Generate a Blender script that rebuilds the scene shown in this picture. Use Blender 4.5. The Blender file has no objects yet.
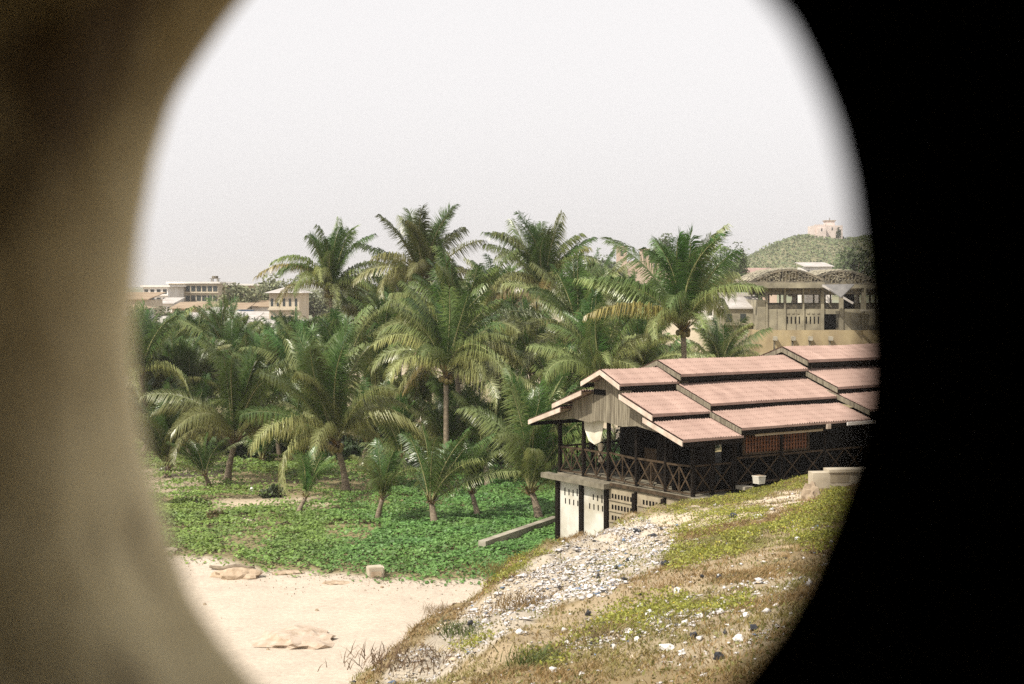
import bpy, bmesh, math, random
import numpy as np
from mathutils import Vector, Matrix
random.seed(7); RNG = np.random.default_rng(11)
S = bpy.context.scene
C = S.collection
R = math.radians

# ------------------------------------------------------------------ camera, sky, sun, exposure
FPX = 1024*50/36; EYE = 11.0; HOR = 285.0
cd = bpy.data.cameras.new('camera'); cam = bpy.data.objects.new('camera', cd); C.objects.link(cam)
cd.lens = 50; cd.sensor_width = 36; cd.clip_start = 0.02; cd.clip_end = 20000
cd.shift_y = -(342-HOR)/1024
cam.location = (0, 0, EYE); cam.rotation_euler = (R(90), 0, 0)
cd.dof.use_dof = True; cd.dof.focus_distance = 60; cd.dof.aperture_fstop = 50/12.5
S.camera = cam
SUN = Vector((-0.50, -0.42, 0.80)).normalized()
W = bpy.data.worlds.new('World'); S.world = W; W.use_nodes = True
nt = W.node_tree; nt.nodes.clear()
sky = nt.nodes.new('ShaderNodeTexSky'); sky.sky_type = 'NISHITA'; sky.sun_disc = False
sky.sun_elevation = math.asin(SUN.z); sky.sun_rotation = math.atan2(SUN.x, SUN.y)
sky.air_density = 1.0; sky.dust_density = 4.0; sky.ozone_density = 1.0
hs = nt.nodes.new('ShaderNodeHueSaturation'); hs.inputs['Saturation'].default_value = 0.10
flat = nt.nodes.new('ShaderNodeMix'); flat.data_type = 'RGBA'; flat.inputs[0].default_value = 0.70
flat.inputs[7].default_value = (6.85, 6.65, 6.65, 1)          # thick, even haze veil over the whole sky
bg = nt.nodes.new('ShaderNodeBackground'); bg.inputs[1].default_value = 0.105
wo = nt.nodes.new('ShaderNodeOutputWorld')
nt.links.new(sky.outputs[0], hs.inputs['Color']); nt.links.new(hs.outputs[0], flat.inputs[6])
nt.links.new(flat.outputs[2], bg.inputs[0]); nt.links.new(bg.outputs[0], wo.inputs[0])
sl = bpy.data.lights.new('sun', 'SUN'); sl.energy = 4.0; sl.angle = R(0.6); sl.color = (1, 0.93, 0.82)
so = bpy.data.objects.new('sun', sl); C.objects.link(so)
so.rotation_euler = SUN.to_track_quat('Z', 'Y').to_euler()
S.view_settings.view_transform = 'Standard'; S.view_settings.look = 'None'
S.view_settings.gamma = 1; S.view_settings.exposure = 0.62
S.render.engine = 'CYCLES'
cy = S.cycles; cy.max_bounces = 6; cy.diffuse_bounces = 3; cy.glossy_bounces = 2; cy.transmission_bounces = 4
cy.transparent_max_bounces = 4; cy.volume_bounces = 0; cy.use_denoising = False
cy.sample_clamp_indirect = 4

# ------------------------------------------------------------------ helpers
def at(px, py, d):
    """real point that stands d metres out and is seen at pixel px, py"""
    return Vector(((px-512)/FPX*d, d, EYE-(py-HOR)/FPX*d))
def tag(o, label=None, cat=None, group=None, kind=None):
    if label: o['label'] = label
    if cat: o['category'] = cat
    if group: o['group'] = group
    if kind: o['kind'] = kind
    return o
def empty(name, loc=(0, 0, 0), rz=0, **k):
    o = bpy.data.objects.new(name, None); C.objects.link(o); o.location = loc; o.rotation_euler = (0, 0, rz)
    o.empty_display_size = 0.3
    return tag(o, **k)
def link(name, me, mat, parent=None, loc=None):
    o = bpy.data.objects.new(name, me); C.objects.link(o)
    if mat and not me.materials: me.materials.append(mat)
    if parent: o.parent = parent
    if loc is not None: o.location = loc
    return o
def hash2(ix, iy, s):
    h = (ix.astype(np.int64)*374761393 + iy.astype(np.int64)*668265263 + s*974711) & 0x7fffffff
    h = ((h ^ (h >> 13))*1274126177) & 0x7fffffff
    return ((h ^ (h >> 16)) & 0xffff)/65535.0
def vnoise(x, y, s=0):
    x = np.asarray(x, float); y = np.asarray(y, float)
    ix = np.floor(x); iy = np.floor(y); fx = x-ix; fy = y-iy
    fx = fx*fx*(3-2*fx); fy = fy*fy*(3-2*fy)
    a = hash2(ix, iy, s); b = hash2(ix+1, iy, s); c = hash2(ix, iy+1, s); d = hash2(ix+1, iy+1, s)
    return (a*(1-fx)+b*fx)*(1-fy)+(c*(1-fx)+d*fx)*fy
def fbm(x, y, s=0, o=4):
    t = 0; a = 0.5
    for i in range(o):
        t = t+a*vnoise(np.asarray(x)*2**i, np.asarray(y)*2**i, s+i*17); a *= .5
    return t/(1-.5**o)
def sstep(a, b, x):
    t = np.clip((x-a)/(b-a), 0, 1); return t*t*(3-2*t)

class MB:
    """collects boxes, bars, tubes and sheets for ONE mesh"""
    def __init__(s): s.v = []; s.f = []
    def quad(s, *p):
        n = len(s.v); s.v += [tuple(q) for q in p]; s.f.append(tuple(range(n, n+len(p)))); return s
    def box(s, x0, x1, y0, y1, z0, z1, M=None):
        n = len(s.v)
        for z in (z0, z1):
            for x, y in ((x0, y0), (x1, y0), (x1, y1), (x0, y1)):
                p = Vector((x, y, z)); s.v.append(tuple(M @ p) if M else tuple(p))
        s.f += [tuple(n+i for i in q) for q in ((3, 2, 1, 0), (4, 5, 6, 7), (0, 1, 5, 4), (1, 2, 6, 5), (2, 3, 7, 6), (3, 0, 4, 7))]
        return s
    def bar(s, a, b, w, h=None, up=(0, 0, 1)):
        a = Vector(a); b = Vector(b); h = h or w; t = (b-a); L = t.length; t.normalize()
        sd = t.cross(Vector(up))
        if sd.length < 1e-3: sd = t.cross(Vector((1, 0, 0)))
        sd.normalize(); u = sd.cross(t); n = len(s.v)
        for q in (a, b):
            for i, j in ((-1, -1), (1, -1), (1, 1), (-1, 1)):
                s.v.append(tuple(q+sd*i*w/2+u*j*h/2))
        s.f += [tuple(n+i for i in q) for q in ((0, 1, 2, 3), (7, 6, 5, 4), (0, 4, 5, 1), (1, 5, 6, 2), (2, 6, 7, 3), (3, 7, 4, 0))]
        return s
    def tube(s, pts, rad, n=8, cap=True):
        b = len(s.v); m = len(pts)
        for k, p in enumerate(pts):
            p = Vector(p); q = Vector(pts[min(k+1, m-1)])-Vector(pts[max(k-1, 0)]); q.normalize()
            e = q.cross(Vector((0.13, 1, 0.07))).normalized(); g = q.cross(e)
            r = rad[k] if hasattr(rad, '__len__') else rad
            for i in range(n):
                a = 2*math.pi*i/n; s.v.append(tuple(p+(e*math.cos(a)+g*math.sin(a))*r))
        for k in range(m-1):
            for i in range(n):
                j = (i+1) % n; s.f.append((b+k*n+i, b+(k+1)*n+i, b+(k+1)*n+j, b+k*n+j))
        if cap: s.f.append(tuple(b+i for i in range(n))); s.f.append(tuple(b+(m-1)*n+n-1-i for i in range(n)))
        return s
    def prism(s, prof, a, b):
        """closed profile [(p,q)..] in the plane given by function a(p,q)->point, swept to b(p,q)"""
        n = len(s.v); m = len(prof)
        s.v += [tuple(a(*p)) for p in prof]+[tuple(b(*p)) for p in prof]
        s.f.append(tuple(range(n+m-1, n-1, -1))); s.f.append(tuple(range(n+m, n+2*m)))
        for i in range(m):
            j = (i+1) % m; s.f.append((n+i, n+j, n+m+j, n+m+i))
        return s
    def mesh(s, name, smooth=False, fix=True):
        me = bpy.data.meshes.new(name); me.from_pydata(s.v, [], s.f); me.update()
        if fix:
            bm = bmesh.new(); bm.from_mesh(me); bmesh.ops.recalc_face_normals(bm, faces=bm.faces); bm.to_mesh(me); bm.free()
        if smooth: me.polygons.foreach_set('use_smooth', [True]*len(me.polygons))
        return me
    def build(s, name, mat, parent=None, smooth=False, loc=None, fix=True):
        return link(name, s.mesh(name, smooth, fix), mat, parent, loc)
def npmesh(name, V, Fc, col=None, smooth=False):
    """V (n,3), Fc (m,k) arrays; col (n,3) vertex tint"""
    me = bpy.data.meshes.new(name); n = len(V); m, k = Fc.shape
    me.vertices.add(n); me.vertices.foreach_set('co', np.asarray(V, np.float32).ravel())
    me.loops.add(m*k); me.loops.foreach_set('vertex_index', np.asarray(Fc, np.int32).ravel())
    me.polygons.add(m); me.polygons.foreach_set('loop_start', np.arange(m, dtype=np.int32)*k)
    me.polygons.foreach_set('loop_total', np.full(m, k, np.int32))
    me.update(calc_edges=True)
    if col is not None:
        ca = me.color_attributes.new('tint', 'FLOAT_COLOR', 'POINT')
        c4 = np.ones((n, 4), np.float32); c4[:, :3] = col; ca.data.foreach_set('color', c4.ravel())
    if smooth: me.polygons.foreach_set('use_smooth', np.ones(m, bool))
    return me

# ------------------------------------------------------------------ materials
def newmat(name):
    m = bpy.data.materials.new(name); m.use_nodes = True; t = m.node_tree
    return m, t, t.nodes['Principled BSDF']
def N(t, kind, **k):
    n = t.nodes.new(kind)
    for a, b in k.items(): setattr(n, a, b)
    return n
def mat(name, col, col2=None, scale=3.0, rough=0.85, bump=0.2, bscale=None, detail=6, stretch=None, contrast=(0.35, 0.65), third=None):
    """worn surface: two base colours mixed by noise, a finer grime layer and a bump"""
    m, t, b = newmat(name); L = t.links.new
    co = N(t, 'ShaderNodeTexCoord'); mp = N(t, 'ShaderNodeMapping'); L(co.outputs['Object'], mp.inputs[0])
    if stretch: mp.inputs['Scale'].default_value = stretch
    n1 = N(t, 'ShaderNodeTexNoise'); n1.inputs['Scale'].default_value = scale; n1.inputs['Detail'].default_value = detail
    L(mp.outputs[0], n1.inputs[0])
    r = N(t, 'ShaderNodeValToRGB'); r.color_ramp.elements[0].position = contrast[0]; r.color_ramp.elements[1].position = contrast[1]
    c2 = col2 or tuple(x*0.7 for x in col)
    r.color_ramp.elements[0].color = (*c2, 1); r.color_ramp.elements[1].color = (*col, 1)
    L(n1.outputs[0], r.inputs[0]); last = r.outputs[0]
    if third:
        n3 = N(t, 'ShaderNodeTexNoise'); n3.inputs['Scale'].default_value = scale*0.37; n3.inputs['Detail'].default_value = 8
        L(mp.outputs[0], n3.inputs[0])
        r3 = N(t, 'ShaderNodeValToRGB'); r3.color_ramp.elements[0].position = .52; r3.color_ramp.elements[1].position = .68
        L(n3.outputs[0], r3.inputs[0])
        mx = N(t, 'ShaderNodeMix', data_type='RGBA'); L(r3.outputs[0], mx.inputs[0]); L(last, mx.inputs[6]); mx.inputs[7].default_value = (*third, 1)
        last = mx.outputs[2]
    L(last, b.inputs['Base Color']); b.inputs['Roughness'].default_value = rough
    if bump:
        n2 = N(t, 'ShaderNodeTexNoise'); n2.inputs['Scale'].default_value = bscale or scale*4; n2.inputs['Detail'].default_value = 8
        L(mp.outputs[0], n2.inputs[0])
        bp = N(t, 'ShaderNodeBump'); bp.inputs['Strength'].default_value = bump; bp.inputs['Distance'].default_value = 0.02
        L(n2.outputs[0], bp.inputs['Height']); L(bp.outputs[0], b.inputs['Normal'])
    return m
def leafmat(name, rough=0.45, trans=0.25, mult=(1, 1, 1), nscale=1.5):
    m, t, b = newmat(name); L = t.links.new
    a = N(t, 'ShaderNodeAttribute'); a.attribute_name = 'tint'
    oi = N(t, 'ShaderNodeObjectInfo')
    hv = N(t, 'ShaderNodeHueSaturation')
    mr = N(t, 'ShaderNodeMapRange'); mr.inputs[3].default_value = 0.75; mr.inputs[4].default_value = 1.25
    mr2 = N(t, 'ShaderNodeMapRange'); mr2.inputs[3].default_value = 0.485; mr2.inputs[4].default_value = 0.515
    L(oi.outputs['Random'], mr.inputs[0]); L(oi.outputs['Random'], mr2.inputs[0])
    L(mr.outputs[0], hv.inputs['Value']); L(mr2.outputs[0], hv.inputs['Hue']); L(a.outputs['Color'], hv.inputs['Color'])
    mu = N(t, 'ShaderNodeMix', data_type='RGBA', blend_type='MULTIPLY'); mu.inputs[0].default_value = 1
    mu.inputs[7].default_value = (*mult, 1); L(hv.outputs[0], mu.inputs[6])
    L(mu.outputs[2], b.inputs['Base Color']); b.inputs['Roughness'].default_value = rough
    tr = N(t, 'ShaderNodeBsdfTranslucent'); L(mu.outputs[2], tr.inputs[0])
    ms = N(t, 'ShaderNodeMixShader'); ms.inputs[0].default_value = trans
    L(b.outputs[0], ms.inputs[1]); L(tr.outputs[0], ms.inputs[2]); L(ms.outputs[0], t.nodes['Material Output'].inputs[0])
    return m
M = {}
M['palm'] = leafmat('palm_leaf', 0.31, 0.28)
M['cover'] = leafmat('cover_leaf', 0.55, 0.32)
M['grass'] = leafmat('grass_blade', 0.6, 0.25)
M['far_leaf'] = leafmat('far_leaf', 0.8, 0.15)
M['trunk'] = mat('palm_trunk', (.24, .19, .13), (.12, .09, .06), scale=6, stretch=(1, 1, 4), bump=.6)
M['bark'] = mat('bark', (.16, .12, .08), (.09, .07, .05), scale=4, bump=.5)
M['coconut'] = mat('coconut', (.22, .16, .05), (.12, .10, .03), scale=5)
M['tile'] = mat('roof_tile', (.365, .25, .205), (.24, .155, .125), scale=1.6, stretch=(1.6, .6, 1), rough=.85, bump=.15, third=(.27, .18, .145), contrast=(.25, .75), detail=9)
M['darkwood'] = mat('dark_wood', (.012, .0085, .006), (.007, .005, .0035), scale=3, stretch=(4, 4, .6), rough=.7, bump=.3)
M['railwood'] = mat('rail_wood', (.075, .052, .032), (.034, .024, .015), scale=4, rough=.7, bump=.3)
M['greywood'] = mat('grey_boards', (.235, .205, .145), (.11, .092, .062), scale=2.5, stretch=(5, 5, .5), bump=.3)
M['fascia'] = mat('pale_fascia', (.56, .46, .38), (.40, .32, .25), scale=2.5, bump=.1)
M['panel'] = mat('white_panel', (.62, .60, .53), (.50, .47, .40), scale=1.6, bump=.15, third=(.40, .36, .28), detail=9)
M['block'] = mat('breeze_block', (.33, .28, .19), (.22, .18, .12), scale=2.5, bump=.3)
M['concrete'] = mat('concrete', (.36, .33, .26), (.24, .21, .16), scale=2, bump=.3, third=(.18, .16, .12))
M['ledge'] = mat('stained_concrete', (.20, .175, .125), (.11, .095, .065), scale=2.5, bump=.3)
M['cream'] = mat('cream_concrete', (.48, .42, .32), (.34, .29, .21), scale=1.5, bump=.3)
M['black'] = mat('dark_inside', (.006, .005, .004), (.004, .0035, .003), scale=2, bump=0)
M['ruin'] = mat('ruin_wall', (.33, .295, .205), (.17, .15, .105), scale=.9, bump=.5, third=(.12, .105, .075), detail=10)
M['ruinbase'] = mat('ruin_base', (.42, .335, .19), (.23, .175, .10), scale=.7, stretch=(1, 1, .35), bump=.4, third=(.24, .18, .10))
M['oldtile'] = mat('old_tile', (.20, .17, .12), (.09, .08, .06), scale=3.5, bump=.6, contrast=(.42, .58))
M['sheet'] = mat('grey_sheet', (.17, .16, .15), (.11, .105, .10), scale=1.2, rough=.5, bump=.1)
M['palesheet'] = mat('pale_sheet', (.46, .43, .40), (.33, .30, .27), scale=.8, rough=.6, bump=.1)
M['plaster'] = mat('town_white', (.72, .69, .65), (.60, .56, .51), scale=.4, bump=0)  # wall colour lightened to imitate distance haze
M['ochre'] = mat('town_ochre', (.50, .44, .34), (.41, .35, .26), scale=.4, bump=0)  # paler too, with the haze put into the colour
M['rustroof'] = mat('rust_roof', (.31, .23, .15), (.23, .165, .105), scale=.5, bump=0)
M['pinkstone'] = mat('pink_stone', (.50, .39, .31), (.40, .30, .23), scale=.3, bump=0)
M['glass'] = mat('window_dark', (.05, .06, .06), (.03, .035, .035), scale=1, rough=.25, bump=0)
M['blue'] = mat('blue_paint', (.12, .22, .36), (.09, .17, .30), scale=1, bump=0)
M['brick'] = mat('brown_lattice', (.22, .10, .055), (.13, .06, .035), scale=4, bump=.2)
M['rock'] = mat('rock', (.36, .28, .19), (.22, .165, .11), scale=3, bump=.6, detail=8)
M['wetrock'] = mat('beach_rock', (.44, .34, .24), (.26, .19, .12), scale=3.5, bump=.6, detail=8)
M['heap'] = mat('heap_sand', (.47, .38, .30), (.34, .26, .185), scale=4, bump=.6, detail=9)
M['rubble'] = mat('rubble', (.30, .25, .15), (.075, .062, .045), scale=2.6, bump=.6, contrast=(.44, .56))
M['pinkwash'] = mat('pink_wash', (.62, .52, .47), (.50, .41, .36), scale=.3, bump=0)
M['white_litter'] = mat('white_plastic', (.72, .71, .69), (.55, .53, .50), scale=6, rough=.5, bump=.2)
M['black_plastic'] = mat('black_plastic', (.022, .023, .027), (.012, .012, .015), scale=8, rough=.3, bump=.3)
M['cloth'] = mat('cloth', (.62, .58, .47), (.46, .42, .32), scale=2, bump=.2)
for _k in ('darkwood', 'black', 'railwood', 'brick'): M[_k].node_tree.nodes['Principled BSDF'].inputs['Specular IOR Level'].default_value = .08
def tintmat(name, rough=.7):
    m, t, b = newmat(name); a = N(t, 'ShaderNodeAttribute'); a.attribute_name = 'tint'
    t.links.new(a.outputs['Color'], b.inputs['Base Color']); b.inputs['Roughness'].default_value = rough
    return m
M['litter'] = tintmat('mixed_litter')
# fort plaster
def fortmat():
    m, t, b = newmat('old_fort_plaster'); L = t.links.new
    co = N(t, 'ShaderNodeTexCoord')
    n1 = N(t, 'ShaderNodeTexNoise'); n1.inputs['Scale'].default_value = 5; n1.inputs['Detail'].default_value = 6
    n2 = N(t, 'ShaderNodeTexNoise'); n2.inputs['Scale'].default_value = 45; n2.inputs['Detail'].default_value = 5
    L(co.outputs['Object'], n1.inputs[0]); L(co.outputs['Object'], n2.inputs[0])
    r = N(t, 'ShaderNodeValToRGB'); e = r.color_ramp.elements
    e[0].position = .34; e[0].color = (.26, .20, .09, 1); e[1].position = .62; e[1].color = (.80, .71, .46, 1)
    L(n1.outputs[0], r.inputs[0])
    n3 = N(t, 'ShaderNodeTexNoise'); n3.inputs['Scale'].default_value = 8; n3.inputs['Detail'].default_value = 7; L(co.outputs['Object'], n3.inputs[0])
    r3 = N(t, 'ShaderNodeValToRGB'); r3.color_ramp.elements[0].position = .54; r3.color_ramp.elements[1].position = .70; L(n3.outputs[0], r3.inputs[0])
    st = N(t, 'ShaderNodeMix', data_type='RGBA'); L(r3.outputs[0], st.inputs[0]); L(r.outputs[0], st.inputs[6]); st.inputs[7].default_value = (.11, .075, .035, 1)
    L(st.outputs[2], b.inputs['Base Color']); b.inputs['Roughness'].default_value = .95
    ad = N(t, 'ShaderNodeMath', operation='MULTIPLY_ADD'); ad.inputs[1].default_value = .35
    L(n2.outputs[0], ad.inputs[0]); L(n1.outputs[0], ad.inputs[2])
    bp = N(t, 'ShaderNodeBump'); bp.inputs['Strength'].default_value = .6; bp.inputs['Distance'].default_value = .02
    L(ad.outputs[0], bp.inputs['Height']); L(bp.outputs[0], b.inputs['Normal'])
    return m
M['fort'] = fortmat()
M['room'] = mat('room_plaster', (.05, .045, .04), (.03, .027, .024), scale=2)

# ------------------------------------------------------------------ ground heights
MP = [  # mound control points: pixel, distance -> real height there
 (370, 684, 22), (420, 640, 25.5), (470, 592, 30), (520, 562, 34.5), (560, 541, 38), (610, 527, 42), (650, 517, 45),
 (690, 502, 48.5), (752, 497, 50), (812, 478, 51), (866, 478, 50), (550, 684, 18), (720, 684, 16), (620, 620, 22.5), (700, 570, 26),
 (830, 560, 25), (750, 605, 20), (800, 520, 33), (720, 535, 33), (660, 545, 34), (600, 600, 24.5), (500, 640, 22.5), (850, 505, 36),
 (560, 640, 21), (600, 565, 31), (900, 640, 16), (1000, 560, 20)]
_p = [at(*m) for m in MP]
MPX = np.array([p.x for p in _p]+[-3, 3, -1, 6, 14, 22, 30]); MPY = np.array([p.y for p in _p]+[3, 3, 12, 10, 55, 62, 75])
MPZ = np.array([p.z for p in _p]+[8.6, 8.8, 6.6, 8.0, 3.5, 3.2, 3.2])
def _u(r2): return np.where(r2 > 0, r2*np.log(np.maximum(r2, 1e-9)), 0)
def _tps():
    n = len(MPX); K = _u((MPX[:, None]-MPX)**2+(MPY[:, None]-MPY)**2)+np.eye(n)*2.5
    P = np.c_[np.ones(n), MPX, MPY]; A = np.block([[K, P], [P.T, np.zeros((3, 3))]])
    return np.linalg.solve(A, np.r_[MPZ, 0, 0, 0])
TW = _tps()
def mound_raw(X, Y):
    sh = X.shape; X = X.ravel(); Y = Y.ravel(); out = TW[-3]+TW[-2]*X+TW[-1]*Y
    for i in range(len(MPX)): out = out+TW[i]*_u((X-MPX[i])**2+(Y-MPY[i])**2)
    return np.clip(out, 2.5, 9.2).reshape(sh)
CR = np.array([(-4.5, -10), (-4.5, 4), (-3.6, 14), (-2.3, 22), (-1.6, 26), (-0.89, 30), (1.28, 38), (2.9, 42), (4.4, 45.3), (6.6, 50.4), (9, 53), (20, 60.5), (32, 69), (60, 90)], float)
def crest(X, Y):
    """signed distance to the mound's crest line (positive on the mound)"""
    best = np.full(X.shape, 1e9); sg = np.ones(X.shape)
    for (ax, ay), (bx, by) in zip(CR[:-1], CR[1:]):
        dx, dy = bx-ax, by-ay; t = np.clip(((X-ax)*dx+(Y-ay)*dy)/(dx*dx+dy*dy), 0, 1)
        ex = X-ax-t*dx; ey = Y-ay-t*dy; d = np.hypot(ex, ey); s = np.sign(dy*ex-dx*ey); m = d < best
        best = np.where(m, d, best); sg = np.where(m, s, sg)
    return best*np.where(sg == 0, 1, sg)
def base_h(X, Y):
    z = 0.35*sstep(50, 58, Y+1.2*np.sin(X*.35))+0.18*(fbm(X*.25, Y*.25, 3)-.5)*sstep(46, 60, Y)+0.10*(fbm(X*.5, Y*.5, 9)-.5)+.07*(fbm(X*1.7, Y*1.7, 19)-.5)*(Y < 80)
    z = z+3.0*sstep(95, 210, Y)+1.5*sstep(230, 600, Y)
    z = z+4.9*sstep(8, 20, X)*sstep(72, 105, Y)*(1-sstep(160, 260, Y))
    z = z+8.5*np.exp(-((X-32)**2/45**2+(Y-350)**2/70**2))
    return z
def ground_h(X, Y):
    X = np.asarray(X, float); Y = np.asarray(Y, float)
    b = base_h(X, Y); near = (Y < 110) & (X < 90)
    s = np.where(near, crest(X, Y), 0) if np.any(near) else np.zeros_like(X)
    m = mound_raw(X, np.clip(Y, -10, 95))+0.35*(fbm(X*.55, Y*.55, 21)-.5)+.12*(fbm(X*2.2, Y*2.2, 5)-.5)
    far = 1-sstep(62, 100, Y)
    rg = 1-np.abs(2*fbm(X*.55+3, Y*.55, 27)-1)
    m = m-.9*(rg-.72)*sstep(-4.5, -2, s)*(1-sstep(.5, 4, s))*(Y < 46)*(Y > 12)
    w = sstep(-5.5, 0.4, s+0.7*(fbm(X*.7, Y*.7, 33)-.5))*far
    w = np.where(Y > 48, np.where(s < 0, sstep(-1.6, 0.1, s)*far, w), w)
    return b+(m-b)*w*(Y < 110)
def gz(x, y): return float(ground_h(np.array([float(x)]), np.array([float(y)]))[0])
def proj(X, Y, Z): return 512+FPX*X/Y, HOR+FPX*(EYE-Z)/Y
def on_ground(px, py, d0=8, d1=140):
    """point of the ground seen at a pixel"""
    d = np.linspace(d0, d1, 2600); X = (px-512)/FPX*d; z = EYE-(py-HOR)/FPX*d
    g = ground_h(X, d); k = np.argmax(g >= z)
    return Vector((X[k], d[k], g[k]))
def inpoly(px, py, poly):
    r = np.zeros(px.shape, bool); n = len(poly)
    for i in range(n):
        (x0, y0), (x1, y1) = poly[i], poly[(i+1) % n]
        c = ((y0 > py) != (y1 > py)) & (px < (x1-x0)*(py-y0)/((y1-y0) or 1e-9)+x0); r ^= c
    return r
def sandline(X):
    X = np.maximum(X, -22+.0*X)
    return 52.2+0.5*np.sin(X*.33+1)-0.27*X+1.0*(fbm(X*.5, X*0, 41)-.5)+.8*(vnoise(X*1.7, X*0, 5)-.5)

# ------------------------------------------------------------------ ground sheet
def axis(parts):
    out = []
    for a, b, st in parts: out += list(np.arange(a, b, st))
    return np.array(out+[parts[-1][1]])
gx = axis([(-4000, -400, 400), (-400, -100, 30), (-100, -30, 5), (-30, -16, 1), (-16, -5, .4), (-5, 12, .16), (12, 24, .45), (24, 60, 3), (60, 200, 14), (200, 600, 50), (600, 4000, 400)])
gy = axis([(-60, -10, 10), (-10, 12, 1), (12, 40, .2), (40, 75, .3), (75, 120, 1), (120, 260, 6), (260, 700, 30), (700, 5000, 300)])
GX, GY = np.meshgrid(gx, gy); GZ = ground_h(GX, GY)
nx, ny = len(gx), len(gy); idx = np.arange(nx*ny).reshape(ny, nx)
FQ = np.stack([idx[:-1, :-1], idx[:-1, 1:], idx[1:, 1:], idx[1:, :-1]], -1).reshape(-1, 4)
def patch(px, py, poly, soft=0): return inpoly(px, py, poly)
LITTER_A = [(648, 520), (676, 540), (664, 566), (612, 590), (560, 606), (520, 628), (462, 660), (430, 684), (376, 684), (404, 652), (452, 622), (492, 592), (536, 558), (590, 532)]
LITTER_B = [(600, 606), (690, 588), (800, 570), (806, 600), (768, 640), (700, 668), (600, 664), (560, 640)]
PATHP = [(606, 530), (650, 512), (730, 505), (790, 490), (822, 488), (806, 506), (740, 524), (690, 532), (660, 546), (600, 548)]
PATHQ = [(690, 560), (760, 545), (800, 520), (812, 526), (770, 560), (640, 610), (540, 650), (470, 684), (440, 684), (540, 620)]
YFLOW = [(842, 488), (862, 510), (826, 556), (790, 540), (764, 528), (800, 508)]
YFLOW2 = [(668, 548), (720, 540), (740, 520), (770, 530), (720, 562), (668, 572)]
YFLOW3 = [(480, 586), (515, 556), (560, 540), (556, 556), (520, 574), (490, 600)]
YFLOW4 = [(690, 606), (745, 594), (750, 610), (700, 625)]
YFLOW5 = [(515, 650), (570, 645), (575, 662), (520, 664)]
YFLOW6 = [(690, 506), (760, 486), (800, 478), (815, 484), (770, 494), (700, 514), (640, 522), (610, 526), (650, 512)]
YFLOW8 = [(610, 610), (680, 590), (700, 604), (640, 640), (590, 650), (570, 640)]
YFLOW9 = [(440, 640), (480, 626), (490, 640), (450, 656)]
YFLOW7 = [(668, 540), (700, 514), (760, 508), (770, 516), (720, 534), (680, 546)]
def ground_cols():
    X, Y, Z = GX.ravel(), GY.ravel(), GZ.ravel(); n = len(X); Ys = np.where(Y > 5, Y, 5)
    px, py = proj(X, Ys, Z)
    px = px+18*(fbm(X*1.3, Y*1.3, 51)-.5); py = py+14*(fbm(X*1.3+9, Y*1.3, 52)-.5)
    col = np.tile(np.array([.455, .385, .305]), (n, 1))
    col *= (0.94+.12*fbm(X*.6, Y*.25, 61))[:, None]
    s = crest(X, Y); def_m = sstep(-5.6, -4.2, s+1.2*(fbm(X*.8, Y*.8, 8)-.5))*(Y < 75)
    soil = np.array([.21, .17, .085])*np.ones((n, 3)); q = fbm(X*.3, Y*.3, 13)[:, None]
    soil = soil*(.75+.5*q)
    g = sstep(-.3, .5, Y-sandline(X))[:, None]
    col = col*(1-g)+soil*g
    pale = sstep(.56, .66, fbm(X*.16+3, Y*.12, 77))*sstep(56, 62, Y)*(Y < 110)
    trail = np.exp(-((Y-69.5-.3*np.sin(X))/1.5)**2)*sstep(-15.5, -13.5, X)*(1-sstep(-9.5, -8, X))
    pale = np.maximum(pale*.7, trail)[:, None]; col = col*(1-pale)+np.array([.44, .36, .26])*pale
    far = sstep(110, 150, Y)[:, None]; col = col*(1-far)+np.array([.36, .30, .21])*far
    scr = sstep(235, 300, Y+60*(fbm(X*.02, Y*.02, 93)-.5))[:, None]; col = col*(1-scr)+np.array([.17, .18, .105])*scr
    mix = fbm(X*.9, Y*.9, 91)[:, None]
    md = np.array([.25, .185, .095])*(1-mix)+np.array([.155, .118, .052])*mix
    brown = sstep(.5, .68, fbm(X*.45, Y*.45, 95))[:, None]; md = md*(1-.6*brown)+np.array([.21, .125, .05])*.6*brown
    d = def_m[:, None]; col = col*(1-d)+md*d
    for poly, c, a in ((PATHP, (.48, .40, .29), 1), (PATHQ, (.36, .28, .175), .7), (LITTER_A, (.42, .37, .30), .75), (LITTER_B, (.36, .30, .21), .5)):
        k = (inpoly(px, py, poly)*def_m*a)[:, None]; col = col*(1-k)+np.array(c)*k
    return col
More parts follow.
